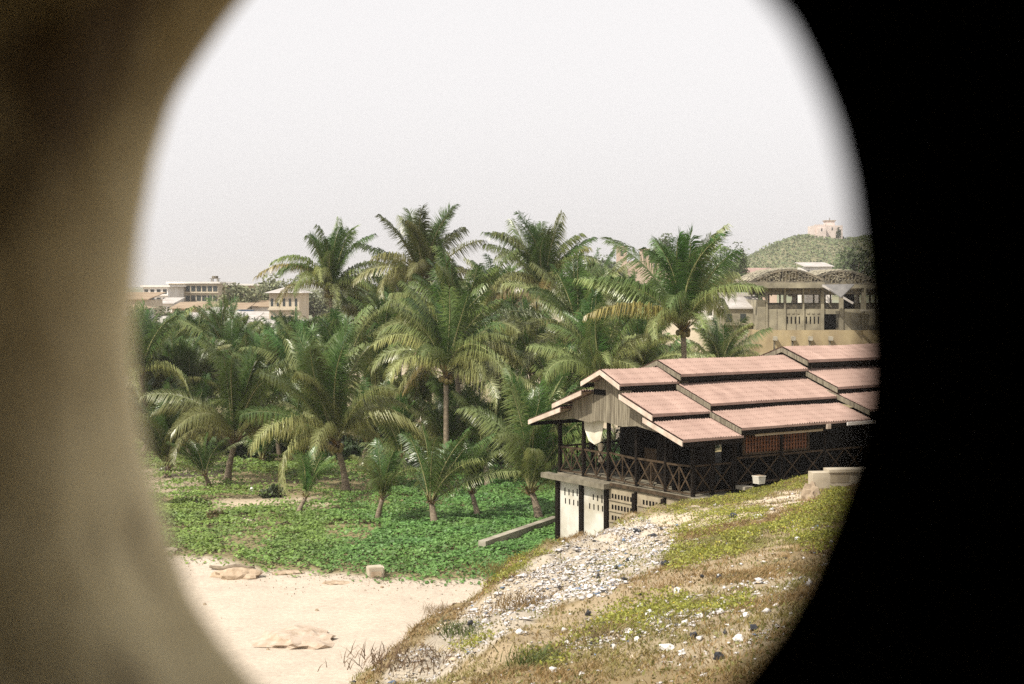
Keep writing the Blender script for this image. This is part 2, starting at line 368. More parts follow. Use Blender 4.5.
def groundmat():
    m, t, b = newmat('ground_soil'); L = t.links.new
    a = N(t, 'ShaderNodeAttribute'); a.attribute_name = 'tint'; co = N(t, 'ShaderNodeTexCoord')
    n1 = N(t, 'ShaderNodeTexNoise'); n1.inputs['Scale'].default_value = 5; n1.inputs['Detail'].default_value = 9; n1.inputs['Roughness'].default_value = .7
    n2 = N(t, 'ShaderNodeTexNoise'); n2.inputs['Scale'].default_value = .9; n2.inputs['Detail'].default_value = 5
    L(co.outputs['Object'], n1.inputs[0]); L(co.outputs['Object'], n2.inputs[0])
    mr = N(t, 'ShaderNodeMapRange'); mr.inputs[1].default_value = .3; mr.inputs[2].default_value = .7; mr.inputs[3].default_value = .80; mr.inputs[4].default_value = 1.15
    mr2 = N(t, 'ShaderNodeMapRange'); mr2.inputs[1].default_value = .3; mr2.inputs[2].default_value = .7; mr2.inputs[3].default_value = .92; mr2.inputs[4].default_value = 1.06
    L(n1.outputs[0], mr.inputs[0]); L(n2.outputs[0], mr2.inputs[0])
    mm = N(t, 'ShaderNodeMath', operation='MULTIPLY'); L(mr.outputs[0], mm.inputs[0]); L(mr2.outputs[0], mm.inputs[1])
    v = N(t, 'ShaderNodeVectorMath', operation='SCALE'); L(a.outputs['Color'], v.inputs[0]); L(mm.outputs[0], v.inputs['Scale'])
    L(v.outputs[0], b.inputs['Base Color']); b.inputs['Roughness'].default_value = .95
    bp = N(t, 'ShaderNodeBump'); bp.inputs['Strength'].default_value = .55; bp.inputs['Distance'].default_value = .07
    L(n1.outputs[0], bp.inputs['Height']); L(bp.outputs[0], b.inputs['Normal'])
    return m
gme = npmesh('ground', np.c_[GX.ravel(), GY.ravel(), GZ.ravel()], FQ, ground_cols(), True)
tag(link('ground', gme, groundmat()), kind='structure')

# hill with the old fort far behind, on the right
HPX = [-40, 20, 70, 95, 108, 125, 138, 146, 156, 175, 210, 260, 420]; HPZ = [0, 0, 3, 8.5, 15, 24, 30, 32, 30.3, 30, 36, 26, 0]
def hill_h(X, Y):
    a = sum(np.interp(X+o, HPX, HPZ) for o in (-5, 0, 5))/3*np.exp(-((Y-720)/(80+.2*np.abs(X-150)))**2)
    return 3.5+a+1.5*(fbm(X*.03, Y*.03, 71)-.5)*sstep(2, 14, a)
hx = np.linspace(-40, 420, 116); hy_ = np.linspace(470, 960, 90); HX, HY = np.meshgrid(hx, hy_); HZ = hill_h(HX, HY)
hi = np.arange(HX.size).reshape(HX.shape)
HF = np.stack([hi[:-1, :-1], hi[:-1, 1:], hi[1:, 1:], hi[1:, :-1]], -1).reshape(-1, 4)
hc = np.tile(np.array([.16, .15, .075]), (HX.size, 1))*(.8+.5*fbm(HX.ravel()*.05, HY.ravel()*.05, 4))[:, None]
tag(link('hill', npmesh('hill', np.c_[HX.ravel(), HY.ravel(), HZ.ravel()], HF, hc, True), tintmat('hill_soil', .95)), kind='structure')
def leaf_cloud(P, size, cols, flat=0.4, rng=RNG):
    """one leaf-shaped quad per point, randomly turned"""
    n = len(P); a = rng.normal(size=(n, 3)); a[:, 2] *= flat; a /= np.linalg.norm(a, axis=1)[:, None]
    b = rng.normal(size=(n, 3)); b -= (b*a).sum(1)[:, None]*a; b /= np.linalg.norm(b, axis=1)[:, None]
    s = (np.asarray(size)*np.ones(n))[:, None]
    V = np.stack([P-a*s*.6, P+b*s*.32, P+a*s*.6, P-b*s*.32], 1).reshape(-1, 3)
    return V, np.arange(n*4).reshape(n, 4), np.repeat(cols, 4, 0)
def scrub():
    n = 70000; X = RNG.uniform(20, 300, n); Y = RNG.uniform(540, 760, n); Z = hill_h(X, Y); k = Z > 6; X, Y, Z = X[k], Y[k], Z[k]
    g = fbm(X*.09, Y*.09, 15); Z = Z+RNG.uniform(0, 1, len(X))*(.4+1.6*sstep(.4, .75, g))
    c = np.array([.120, .150, .066])*(.85+.4*g)[:, None]*RNG.uniform(.85, 1.15, (len(X), 1))+np.array([.03, .015, 0])*RNG.uniform(0, 1, (len(X), 1))
    V, Fc, cc = leaf_cloud(np.c_[X, Y, Z], RNG.uniform(.7, 1.6, len(X)), c, .8)
    tag(link('hill_scrub', npmesh('hill_scrub', V, Fc, cc), M['far_leaf']), 'hazy green scrub covering the far hill below the fort', 'scrub', kind='stuff')
scrub()
# hazy air
hz = MB().box(-3900, 3900, -50, 4900, -1.5, 62).build('haze', None); hz['kind'] = 'stuff'; hz['label'] = 'pale dusty haze over the coast'; hz['category'] = 'haze'
hm = bpy.data.materials.new('haze_air'); hm.use_nodes = True; ht = hm.node_tree
ht.nodes.remove(ht.nodes['Principled BSDF']); pv = ht.nodes.new('ShaderNodeVolumePrincipled')
pv.inputs['Color'].default_value = (.96, .94, .92, 1); pv.inputs['Density'].default_value = 0.00027; pv.inputs['Anisotropy'].default_value = 0.2
ht.links.new(pv.outputs[0], ht.nodes['Material Output'].inputs['Volume']); hz.data.materials.append(hm)
hz.display_type = 'WIRE'

# ------------------------------------------------------------------ fort wall with the oval opening, and the dark room behind it
def fort_wall():
    NA = 144
    def ring(hl, hr, bt, bb, d, sc=1.0, ns=0, amp=0, p=2.0):
        out = []
        for i in range(NA):
            a = 2*math.pi*i/NA; c, s = math.cos(a), math.sin(a)
            w = min(1, max(0, (c+.35)/.7)); w = w*w*(3-2*w); tR, bR = 462, 455
            X = (hr if c > 0 else hl)*c*sc; Z = ((bt*(1-w)+max(tR, bt*(d > .5))*w) if s > 0 else (bb*(1-w)+max(bR, bb*(d > .5))*w))*s*sc
            k = 1+amp*(fbm(np.array([3*c+5]), np.array([3*s+d*4]), ns)[0]-.5)
            q = at(510+X*k, 320-Z*k, d); out.append((q.x, q.y, q.z))
        return out
    d0, d1 = .42, .66; rings = []
    FW = dict(hl=376*d1, hr=430*d1, bt=462*d1, bb=500*d1)
    def prof(t):
        """opening a fraction t through the wall: it widens like a trumpet towards the room on the left, top and bottom"""
        d = d0*(1-t)+d1*t; e = FPX*(.030*(1-t)**2+.15*max(0, .5-t)**1.3)  # flare curved on purpose so the inner lip turns from the light and darkens
        return dict(hl=(FW['hl']+e)/d, bt=(FW['bt']+e)/d, bb=(FW['bb']+e)/d, hr=(352*d0*(1-t)+FW['hr']*t)/d), d
    near, _d = prof(0); farr, _d = prof(1)
    # inside face, big rectangle to the opening's edge
    def rect(d):
        out = []
        for i in range(NA):
            a = 2*math.pi*i/NA; c, s = math.cos(a), math.sin(a); m = max(abs(c), abs(s)); out.append((c/m*2.6, d, EYE-.1+s/m*1.55))
        return out
    rings.append(rect(d0))
    for sc in (2.0, 1.5, 1.25, 1.1, 1.03): rings.append(ring(**near, d=d0, sc=sc, ns=2, amp=.03))
    K = 14
    for k in range(K+1):
        g, d = prof(k/K)
        rings.append(ring(**g, d=d, ns=2, amp=.05))
    for sc in (1.06, 1.3): rings.append(ring(**farr, d=d1, sc=sc, ns=2, amp=.05))
    rings.append(rect(d1))
    V = [p for r in rings for p in r]; n = len(rings); Fc = []
    for k in range(n):
        for i in range(NA):
            j = (i+1) % NA; k2 = (k+1) % n; Fc.append((k*NA+i, k*NA+j, k2*NA+j, k2*NA+i))
    mb = MB(); mb.v = V; mb.f = Fc
    w = mb.build('fort_wall', M['fort'], smooth=True)
    tag(w, 'thick old plastered fort wall with the large oval opening one looks out through', 'wall')
fort_wall()
# room behind the opening: side walls, back wall, floor, ceiling
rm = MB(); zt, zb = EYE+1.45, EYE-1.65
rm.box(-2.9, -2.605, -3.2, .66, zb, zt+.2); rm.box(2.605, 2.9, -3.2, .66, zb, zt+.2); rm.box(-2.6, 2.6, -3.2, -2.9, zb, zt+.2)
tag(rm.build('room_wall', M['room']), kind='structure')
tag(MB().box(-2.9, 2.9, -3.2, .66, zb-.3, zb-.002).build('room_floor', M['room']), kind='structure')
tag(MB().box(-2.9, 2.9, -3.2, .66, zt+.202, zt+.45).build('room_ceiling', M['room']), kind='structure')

# ------------------------------------------------------------------ the restaurant house with stepped tile roofs
HO = (6.4927577, 51.3, 0); HA = math.atan2(.55626337, .83100606); FL = 3.353
house = empty('timber_house', HO, HA, label='dark timber verandah house with stepped pink tile roofs beside the mound', cat='house')
def tiled(u0, u1, va, za, vb, zb):
    """corrugated tile sheet between upper edge (va,za) and lower edge (vb,zb)"""
    mb = MB(); st = .032; n = int(round((u1-u0)/st)); m = max(3, int(abs(vb-va)/.34)); th = .05
    rows = []
    for j in range(m):
        for e in (0, 1):
            t = (j+e)/m; v = va+(vb-va)*t; z = za+(zb-za)*t+(.014 if e == 1 else 0.0)
            rows.append((v, z))
    base = len(mb.v)
    jit = [random.uniform(-.010, .010) for _ in range(n//4+2)]
    for r, (v, z) in enumerate(rows):
        sag = 0.025*math.sin(r*.6)
        for i in range(n+1):
            u = u0+(u1-u0)*i/n
            w = .030*math.cos(2*math.pi*i/4)
            mb.v.append((u, v, z+w+jit[(i+2)//4]+.03*math.sin(u*1.1+va)*.5))
    nr = len(rows)
    for r in range(nr-1):
        for i in range(n):
            a = base+r*(n+1)+i; mb.f.append((a, a+1, a+n+2, a+n+1))
    # underside
    o = len(mb.v)
    for v, z in (rows[0], rows[-1]):
        mb.v += [(u0, v, z-th-.03), (u1, v, z-th-.03)]
    mb.f.append((o, o+2, o+3, o+1))
    mb.f.append((o+2, base+(nr-1)*(n+1), base+(nr-1)*(n+1)+n, o+3))
    return mb
VC = 4.13
def roofs(u0, u1, dz, tv, gable_u):
    """one stretch of the roof: ridge tier and two sheds each side, fascia boards, clerestory"""
    ridge, e1 = 7.78+dz, 7.27+dz
    tiers = [(VC, ridge, tv, e1), (2.95, 6.93+dz, 1.0, 6.27+dz), (1.55, 6.17+dz, -.67, 5.50+dz)]
    for k, (va, za, vb, zb) in enumerate(tiers):
        for sd in (1, -1):
            A = va if sd == 1 else 2*VC-va; B = vb if sd == 1 else 2*VC-vb
            if k == 0: A += 0
            tiled(u0, u1, A, za, B, zb).build('roof', M['tile'], house)
            # dark eave board and underside rafters
            f = MB().box(u0+.03, u1-.03, min(B, B+.05*sd)+.05*sd, max(B, B+.05*sd)+.05*sd, zb-.24, zb-.085)
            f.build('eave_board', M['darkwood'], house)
            # pale barge board on the gable end
            b = MB(); p = [(A, za-.02), (B, zb-.02), (B, zb-.20), (A, za-.20)]
            b.prism(p, lambda v, z: (u0-.045, v, z), lambda v, z: (u0-.004, v, z))
            b.build('barge_board', M['fascia'] if gable_u == 0 else M['greywood'], house)
    # clerestory boards between the tiers (dark)
    for sd in (1, -1):
        for v, z0, z1 in ((2.98, 6.75+dz, 7.16+dz), (1.58, 6.02+dz, 6.38+dz)):
            V = v if sd == 1 else 2*VC-v
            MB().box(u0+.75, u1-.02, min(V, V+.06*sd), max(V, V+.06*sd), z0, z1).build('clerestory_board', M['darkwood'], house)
    # gable infill of boards
    g = MB(); ug = u0+.55
    prof = [(-.02, 5.55+dz), (1.56, 6.02+dz), (1.60, 6.35+dz), (2.96, 6.78+dz), (3.0, 7.17+dz), (VC, 7.60+dz)]
    prof = prof+[(2*VC-a, b) for a, b in prof[::-1][1:]]
    low = 5.5+dz if gable_u else None
    lo = [(2*VC-a, b) for a, b in ((.35, 5.52+dz), (1.6, 5.70+dz), (2.6, 5.62+dz), (3.4, 5.75+dz))]
    lo = lo+[(3.5, 5.62+dz), (2.6, 5.72+dz), (1.6, 5.60+dz), (.3, 5.52+dz)]
    g.prism(prof+lo, lambda v, z: (ug, v, z), lambda v, z: (ug+.05, v, z))
    gb = g.build('gable_wall', M['greywood'], house)
    if gable_u == 0:
        bt = MB()                                             # cover strips over the board joints, one texture-scale piece
        for i in range(30):
            v = .2+i*.27
            top = np.interp(min(v, 2*VC-v), [0, 1.56, 1.6, 2.96, 3.0, VC], [5.55, 6.0, 6.3, 6.75, 7.15, 7.55])+dz-.03
            bt.box(ug-.015, ug-.003, v-.02, v+.02, 5.72+dz, top)
        bt.build('batten', M['greywood'], gb)
        MB().box(ug-.02, ug-.002, 4.5, 5.25, 6.74, 6.95).build('vent_opening', M['black'], gb)
roofs(-1.0, 1.9, 0, 2.92, 0)
roofs(1.80, 8.62, .27, 2.70, 1)
roofs(8.55, 17.0, .62, 2.62, 2)
# floor, posts, rails
MB().box(-.02, 2.05, -.1, 8.3, FL-.20, FL).build('floor_slab', M['ledge'], house)
MB().box(-.40, -.021, 4.7, 8.95, FL-.26, FL-.06).build('ledge', M['ledge'], house)
MB().box(-.12, -.021, -.25, 4.69, FL-.14, FL-.03).build('ledge', M['railwood'], house)
MB().box(-.25, 2.4, -.35, -.101, FL-.16, FL-.02).build('step', M['concrete'], house)
MB().box(2.051, 16.5, .15, 8.3, FL+.0, FL+.25).build('floor_slab', M['darkwood'], house)
PV = [0, 1.5, 3.21, 4.95, 6.58, 8.2]
def topz(v):
    a = min(v, 2*VC-v); return float(np.interp(a, [-.7, 1.0, 1.55, 2.95, 4.2], [5.4, 5.75, 5.75, 5.8, 5.8]))
for v in PV:
    MB().box(-.02+.001, .11, v-.06, v+.06, FL+.001, topz(v)).build('post', M['darkwood'], house)
    MB().box(-.14, .05, v-.10, v+.10, -.2, FL-.261).build('lower_post', M['darkwood'], house)
def rail(a, b, u_of, n):
    """cross braced railing between two posts; u_of maps (s) along the bay to a point"""
    r = MB(); jt = lambda: random.uniform(-.035, .035); P = lambda s, z: u_of(a+(b-a)*s)+(z+jt(),)
    for z, w in ((FL+1.08, .07), (FL+.10, .06)):
        r.bar(P(.04, z), P(.96, z), .06, w)
    for k in range(n):
        s0 = .05+.9*k/n; s1 = .05+.9*(k+1)/n
        r.bar(P(s0, FL+.13), P(s1, FL+1.04), .035, .045); r.bar(P(s1, FL+.13), P(s0, FL+1.04), .03, .045)
        if k: r.bar(P(s0, FL+.13), P(s0, FL+1.05), .04, .04)
    return r
for a, b in zip(PV[:-1], PV[1:]):
    rail(a, b, lambda s: (.04, s), 2).build('railing', M['railwood'], house)
for a, b in ((.1, 1.7), (1.7, 3.2)):
    rail(a, b, lambda s: (s, 8.2), 2).build('railing', M['railwood'], house)
for u in (1.7, 3.25): MB().box(u-.06, u+.06, 8.14, 8.26, FL, 5.6).build('post', M['darkwood'], house)
# ground storey panels
for a, b, m, kind in ((6.68, 8.10, 'panel', 0), (5.05, 6.48, 'panel', 0), (3.31, 4.85, 'block', 1), (1.6, 3.11, 'block', 1), (.1, 1.4, 'block', 1)):
    p = MB().box(-.02, .06, a, b, -.3, FL-.21).build('lower_panel', M[m], house)
    if kind == 0:
        h = MB()
        for k in range(4 if a > 6 else 3): h.box(-.026, -.0215, a+.22+k*.28, a+.29+k*.28, FL-.85+random.uniform(-.05, .05), FL-.55+random.uniform(-.08, .04))
        for k in range(4): h.box(-.026, -.0215, a+.18+k*.28, a+.25+k*.28, FL-1.22, FL-1.0)
        h.build('vent_slit', M['darkwood'], p)
    else:
        h = MB()
        for r in range(3):
            for k in range(int((b-a)/.19)-1):
                h.box(-.026, -.0215, a+.12+k*.19, a+.23+k*.19, FL-.62-r*.42, FL-.44-r*.42)
        h.build('vent_hole', M['black'], p)
        e = MB()
        for r in range(3): e.box(-.07, -.027, a+.04, b-.04, FL-.70-r*.42, FL-.66-r*.42)
        e.build('block_ledge', M['block'], p)
MB().box(.3, 16, .5, 7.9, -.3, FL-.21).build('lower_wall', M['block'], house)
# dark plank room behind the verandah
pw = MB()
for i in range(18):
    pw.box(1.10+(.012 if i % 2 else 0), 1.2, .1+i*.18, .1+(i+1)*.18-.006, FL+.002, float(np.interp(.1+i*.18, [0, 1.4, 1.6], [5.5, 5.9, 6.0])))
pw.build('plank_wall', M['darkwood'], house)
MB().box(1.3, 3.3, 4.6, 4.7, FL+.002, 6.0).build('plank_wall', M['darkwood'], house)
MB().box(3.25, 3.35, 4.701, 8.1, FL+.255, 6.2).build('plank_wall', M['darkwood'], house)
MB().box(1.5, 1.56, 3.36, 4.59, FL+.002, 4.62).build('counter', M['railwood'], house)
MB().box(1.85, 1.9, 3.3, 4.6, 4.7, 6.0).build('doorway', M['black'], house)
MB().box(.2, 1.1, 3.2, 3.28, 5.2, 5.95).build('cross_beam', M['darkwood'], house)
# torn cloth hanging under the gable
cl = MB(); pr = [(5.02, 5.75), (6.45, 5.80), (6.4, 5.3), (6.0, 4.85), (5.7, 4.72), (5.35, 4.85), (5.15, 5.25)]
cl.prism(pr, lambda v, z: (-.10+.05*math.sin(v*6), v, z), lambda v, z: (-.085+.05*math.sin(v*6), v, z))
tag(cl.build('torn_cloth', M['cloth'], None), 'torn cream cloth hanging below the front gable of the timber house', 'cloth')
bpy.data.objects['torn_cloth'].location = HO; bpy.data.objects['torn_cloth'].rotation_euler = (0, 0, HA)
# long side facing the mound
def longside():
    # first stretch: tall cross braced screen
    for u in (.95, 1.95): MB().box(u-.05, u+.05, -.05, .06, FL, 5.45).build('post', M['darkwood'], house)
    sc = MB()
    for z in (FL+.12, FL+1.1): sc.bar((.07, 0, z), (1.9, 0, z), .05, .06)
    for a, b in ((.1, .93), (.98, 1.9)):
        sc.bar((a, .0, FL+.13), (b, .0, FL+1.06), .03, .05); sc.bar((b, .0, FL+.13), (a, .0, FL+1.06), .03, .05)
    sc.build('railing', M['railwood'], house)
    MB().box(.2, 1.95, 1.3, 1.36, FL, 5.9).build('plank_wall', M['black'], house)  # flat black sheet standing in for the shade of the recess
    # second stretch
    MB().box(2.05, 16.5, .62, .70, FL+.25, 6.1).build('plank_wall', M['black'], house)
    for u in (2.1, 4.45, 6.75, 9.0, 11.3, 13.6): MB().box(u-.06, u+.06, -.02, .10, FL+.0, 5.68+.05*(u > 8)).build('post', M['darkwood'], house)
    for a, b, n in ((2.2, 4.4, 2), (4.5, 6.7, 2), (6.85, 8.95, 2), (9.1, 11.2, 2), (11.4, 13.5, 2)):
        r = MB(); z0 = FL+.30; z1 = FL+1.25
        r.bar((a, .04, z0), (b, .04, z0), .05, .07); r.bar((a, .04, z1), (b, .04, z1), .05, .07)
        for k in range(n):
            p, q = a+(b-a)*k/n, a+(b-a)*(k+1)/n
            r.bar((p, .04, z0), (q, .04, z1), .035, .05); r.bar((q, .04, z0), (p, .04, z1), .03, .05)
        r.build('railing', M['railwood'], house)
    # brown lattice window
    fr = MB()
    u0, u1, z0, z1 = 2.55, 5.9, 4.72, 5.42
    for z in (z0, z1): fr.box(u0, u1, .02, .08, z-.04, z+.04)
    for u in (u0, u1): fr.box(u-.05, u+.05, .02, .08, z0-.04, z1+.04)
    w = fr.build('window', M['railwood'], house)
    lt = MB()
    for i in range(1, 22): lt.box(u0+(u1-u0)*i/22-.035, u0+(u1-u0)*i/22+.035, .03, .06, z0, z1)
    for i in range(1, 5): lt.box(u0, u1, .061, .08, z0+(z1-z0)*i/5-.025, z0+(z1-z0)*i/5+.025)
    lt.build('lattice', M['brick'], w)
    MB().box(2.7, 6.2, -.45, -.40, 5.42, 5.60).build('name_board', M['ochre'], house)
    MB().box(7.2, 9.4, -.78, -.72, 5.60, 5.72).build('gutter', M['plaster'], house)
    MB().box(6.15, 6.35, -.72, -.55, 5.52, 5.70).build('eave_bracket', M['fascia'], house)
    MB().box(2.0, 2.42, -.62, -.12, FL+.15, FL+.27).build('step', M['concrete'], house)
    MB().box(2.42, 6.0, -.55, .14, FL+.0, FL+.16).build('step', M['darkwood'], house)
longside()

def pos(px, py, **k): return on_ground(px, py, **k)
# planter on the verandah edge, low wall to the right, rock, strip wall by the sand
p = at(759, 478, 51.6)
pl = empty('planter', (p.x, p.y, p.z-.2), .6, label='small white square planter on the step beside the dark railing', cat='planter')
pl.scale = (.75,)*3
a = MB(); a.prism([(-.19, 0), (.19, 0), (.24, .34), (-.24, .34)], lambda x, z: (x, -.21, z), lambda x, z: (x, .21, z)); a.build('pot', M['panel'], pl)
MB().box(-.25, .25, -.24, .24, .341, .38).build('rim', M['panel'], pl); MB().box(-.2, .2, -.2, .2, .381, .39).build('soil', M['rock'], pl)
q = pos(842, 487, d0=30)
lw = empty('low_wall', (q.x, q.y, q.z), .12, label='low cream concrete wall at the right of the house front', cat='wall')
MB().box(-1.1, 2.2, -.25, .25, -.5, .52).build('wall_body', M['cream'], lw)
MB().box(-.55, 2.2, -.30, .30, .522, .62).build('coping', M['cream'], lw); MB().box(-.5, .15, -.262, -.252, .18, .46).build('vent_panel', M['block'], lw)

def lump(name, loc, sx, sy, sz, m, seed, sub=3, rough=.35, rz=0, flat=True):
    bm = bmesh.new(); bmesh.ops.create_icosphere(bm, subdivisions=sub, radius=1)
    r = random.Random(seed); o = Vector((r.uniform(0, 50), r.uniform(0, 50), r.uniform(0, 50)))
    from mathutils import noise
    for v in bm.verts:
        k = 1+rough*(noise.noise(v.co*1.5+o)+.6*noise.noise(v.co*3.7+o)+.35*noise.noise(v.co*8+o))
        v.co = Vector((v.co.x*sx*k, v.co.y*sy*k, v.co.z*sz*k))
        if flat and v.co.z < -sz*.35: v.co.z = -sz*.35
    me = bpy.data.meshes.new(name); bm.to_mesh(me); bm.free()
    ob = link(name, me, m, None, loc); ob.rotation_euler = (0, 0, rz); return ob
def rock(name, px, py, w, h, label, seed, m='rock', cat='rock', dep=None, **k):
    q = pos(px, py); s = q.y/FPX; o = lump(name, (q.x, q.y, q.z+.0), w*s/2, (dep or w*.6)*s/2, h*s*.7, M[m], seed, **k); return tag(o, label, cat)
rock('rock', 811, 500, 20, 22, 'reddish brown rock lying below the low cream wall', 3)
rock('beach_rock', 238, 577, 44, 13, 'rough brown driftwood covered rock on the sand near the vines', 5, 'wetrock', dep=20)
rock('sand_heap', 297, 640, 70, 13, 'low crumbling heap of darker sand and stones on the beach', 8, 'heap', cat='sand heap', dep=70, rough=.42)
rock('beach_rock', 287, 573, 32, 3, 'flat thin dark stone half buried in sand beyond the rough rock', 9, 'wetrock', dep=20)
rock('beach_rock', 168, 553, 20, 8, 'pale stone at the left end of the vines by the opening edge', 12, 'cream')
rock('beach_rock', 336, 583, 26, 2, 'faint flat stone buried in the sand left of the square block', 10, 'wetrock', dep=20)
for px, py, lab, sd in ((205, 605, 'small dark pebble alone on the sand near the left', 21), (317, 611, 'small dark pebble in the middle of the sand', 22), (268, 650, 'small dark pebble just below the sand heap', 23), (382, 588, 'small flat pebble on sand below the square block', 24)):
    rock('pebble', px, py, 4, 3, lab, sd, 'rock', cat='pebble', sub=2)
q = pos(375, 577)
cb = empty('concrete_block', (q.x, q.y, q.z-.05), .25, label='square weathered concrete block on sand at the edge of the vines', cat='block')
bm = bmesh.new(); bmesh.ops.create_cube(bm, size=1); bmesh.ops.scale(bm, vec=(.62, .55, .46), verts=bm.verts)
bmesh.ops.bevel(bm, geom=bm.edges[:], offset=.05, segments=2, affect='EDGES'); bmesh.ops.translate(bm, vec=(0, 0, .22), verts=bm.verts)
for v in bm.verts: v.co += Vector((random.uniform(-.02, .02),)*3)
me = bpy.data.meshes.new('block_body'); bm.to_mesh(me); bm.free(); link('block_body', me, M['cream'], cb)
MB().box(-.2, .2, -.303, -.30, .10, .30).build('chipped_face', M['wetrock'], cb)
a, b = pos(482, 553, d0=40), at(556, 526, 62)
b.z = gz(b.x, b.y)
sw = MB(); dr = Vector((b.x-a.x, b.y-a.y, 0))
sw.bar((a.x, a.y, .42), (b.x, b.y, .52), .34, .80)
tag(sw.build('strip_wall', M['concrete']), 'low grey concrete strip wall in the vines left of the house', 'wall')
rock('bush_mound', 268, 497, 34, 13, 'dark green rounded bush heap beside the dirt path', 31, 'bark', cat='bush', dep=24) if False else None

# ------------------------------------------------------------------ palms
def crown_mesh(name, seed, nf, a0, a1, dead=0.0, droop=1.0, L=4.5, nl=128, spread=1.0):
    rng = np.random.default_rng(seed); V = []; Fq = []; Cc = []; nv = 0
    def add(v, f, c):
        nonlocal nv
        V.append(v); Fq.append(f+nv); Cc.append(c); nv += len(v)
    ns = 16
    for i in range(nf):
        age = a0+(a1-a0)*((i+.5)/nf)**1.1
        az = i*2.39996+rng.normal()*.5
        el = R(89-62*age**1.2*spread)+rng.normal()*.17
        bend = min((R(12)+R(138)*age**1.15)*rng.uniform(.6, 1.45)*droop, el+R(82))
        Lf = L*rng.uniform(.88, 1.18)*(.92+.16*min(1, age*3))*(1 if age < .8 else .9)
        tw = rng.normal()*.5
        h = np.array([math.cos(az), math.sin(az), 0]); sd0 = np.array([-math.sin(az), math.cos(az), 0]); up = np.array([0, 0, 1.])
        sway = rng.normal()*.5
        P = [np.array([0, 0, 0.])]; T = []
        for k in range(ns):
            t = (k+.5)/ns; e = el-bend*t**(1.55-.35*age); d = h*math.cos(e)+up*math.sin(e)+sd0*sway*t*t; d /= np.linalg.norm(d)
            T.append(d); P.append(P[-1]+d*Lf/ns)
        P = np.array(P); T = np.array(T+[T[-1]]); P = P+h*.10
        isdead = age > .86 and rng.uniform() < dead
        if isdead: cb = np.array([.22, .17, .095])*rng.uniform(.7, 1.15)
        else:
            y = np.clip((age-.12)/.62+rng.normal()*.18, 0, 1)
            cb = np.array([.056, .116, .028])*(1-y)+np.array([.245, .262, .105])*y  # yellows with age; pale end also raised to imitate sunlit highlights
            if rng.uniform() < .05 and age > .6: cb = np.array([.20, .165, .06])
            cb = cb*rng.uniform(.8, 1.25)
        # rachis: three sided tapering rod
        ring = []
        for k in range(ns+1):
            s = np.cross(T[k], up); s = sd0 if np.linalg.norm(s) < .05 else s/np.linalg.norm(s); n = np.cross(s, T[k])
            if np.dot(s, sd0) < 0: s = -s; 
            n = np.cross(T[k], s); n = n if n[2] > 0 or True else -n
            ring.append((s, n))
        S_ = np.array([r[0] for r in ring]); Nn = np.cross(S_, T); Nn *= np.sign(Nn[0] @ (up*math.cos(el)-h*math.sin(el)) or 1)
        ct, stt = math.cos(tw), math.sin(tw); S2 = S_*ct+Nn*stt; N2 = Nn*ct-S_*stt
        w = (.055*(1-np.linspace(0, 1, ns+1))**.8+.008)*L/4.5
        rv = np.concatenate([np.stack([P[k]+S2[k]*w[k], P[k]-S2[k]*w[k], P[k]-N2[k]*w[k]*1.2]) for k in range(ns+1)])
        rf = np.array([(k*3+a, k*3+(a+1) % 3, k*3+3+(a+1) % 3, k*3+3+a) for k in range(ns) for a in range(3)])
        rc = np.tile(np.array([.34, .33, .15]) if not isdead else cb, (len(rv), 1))
        add(rv, rf, rc)
        # leaflets
        m = nl; t = np.linspace(.10, .995, m)
        for side in (1, -1):
            tt = np.clip(t+rng.normal(size=m)*.004, 0, .999); x = tt*ns; k = x.astype(int); fr = (x-k)[:, None]
            B = P[k]*(1-fr)+P[k+1]*fr; Tt = T[k]; Ss = S2[k]*side; Nv = N2[k]
            ll = L*.235*(np.sin(np.pi*np.clip(.12+.80*tt, 0, 1))**.7+.12)*rng.uniform(.68, 1.14, m)*(1-.25*(np.sin(tt*23+i)*np.sin(tt*57+side*i) > .45))
            fwd = (.70+.80*tt**2+.35*(1-age))[:, None]
            vee = (.45*(1-age)+.15)
            d1 = Ss+Tt*fwd+Nv*vee+rng.normal(size=(m, 3))*.09; d1 /= np.linalg.norm(d1, axis=1)[:, None]
            dr = (.35+3.4*age+rng.uniform(0, .35, m))[:, None]*droop
            d2 = d1-up*dr+Tt*.15; d2 /= np.linalg.norm(d2, axis=1)[:, None]
            wid = .0155*L/4.5*(1.0+.4*rng.uniform(size=m))[:, None]*(1.6 if nl < 85 else 1.25)
            wv = np.cross(d1, Nv); wv /= np.linalg.norm(wv, axis=1)[:, None]+1e-9
            wv = Tt*.8+wv*.2; wv /= np.linalg.norm(wv, axis=1)[:, None]
            l3 = ll[:, None]; M1 = B+d1*l3*.42; M2 = M1+d2*l3*.58
            v = np.stack([B-wv*wid*.6, B+wv*wid*.6, M1+wv*wid, M1-wv*wid, M2+wv*wid*.15, M2-wv*wid*.15], 1).reshape(-1, 3)
            o = np.arange(m)[:, None]*6
            f = np.concatenate([o+np.array([[0, 1, 2, 3]]), o+np.array([[3, 2, 4, 5]])])
            c = cb*rng.uniform(.8, 1.25, (m, 1)); tip = c*np.array([1.25, 1.1, .9])
            cc = np.stack([c, c, c, c, tip, tip], 1).reshape(-1, 3)
            keep = rng.uniform(size=m) > .05+(.35 if isdead else .06*age)
            ff = np.concatenate([f[:m][keep], f[m:][keep]])
            add(v, ff, cc)
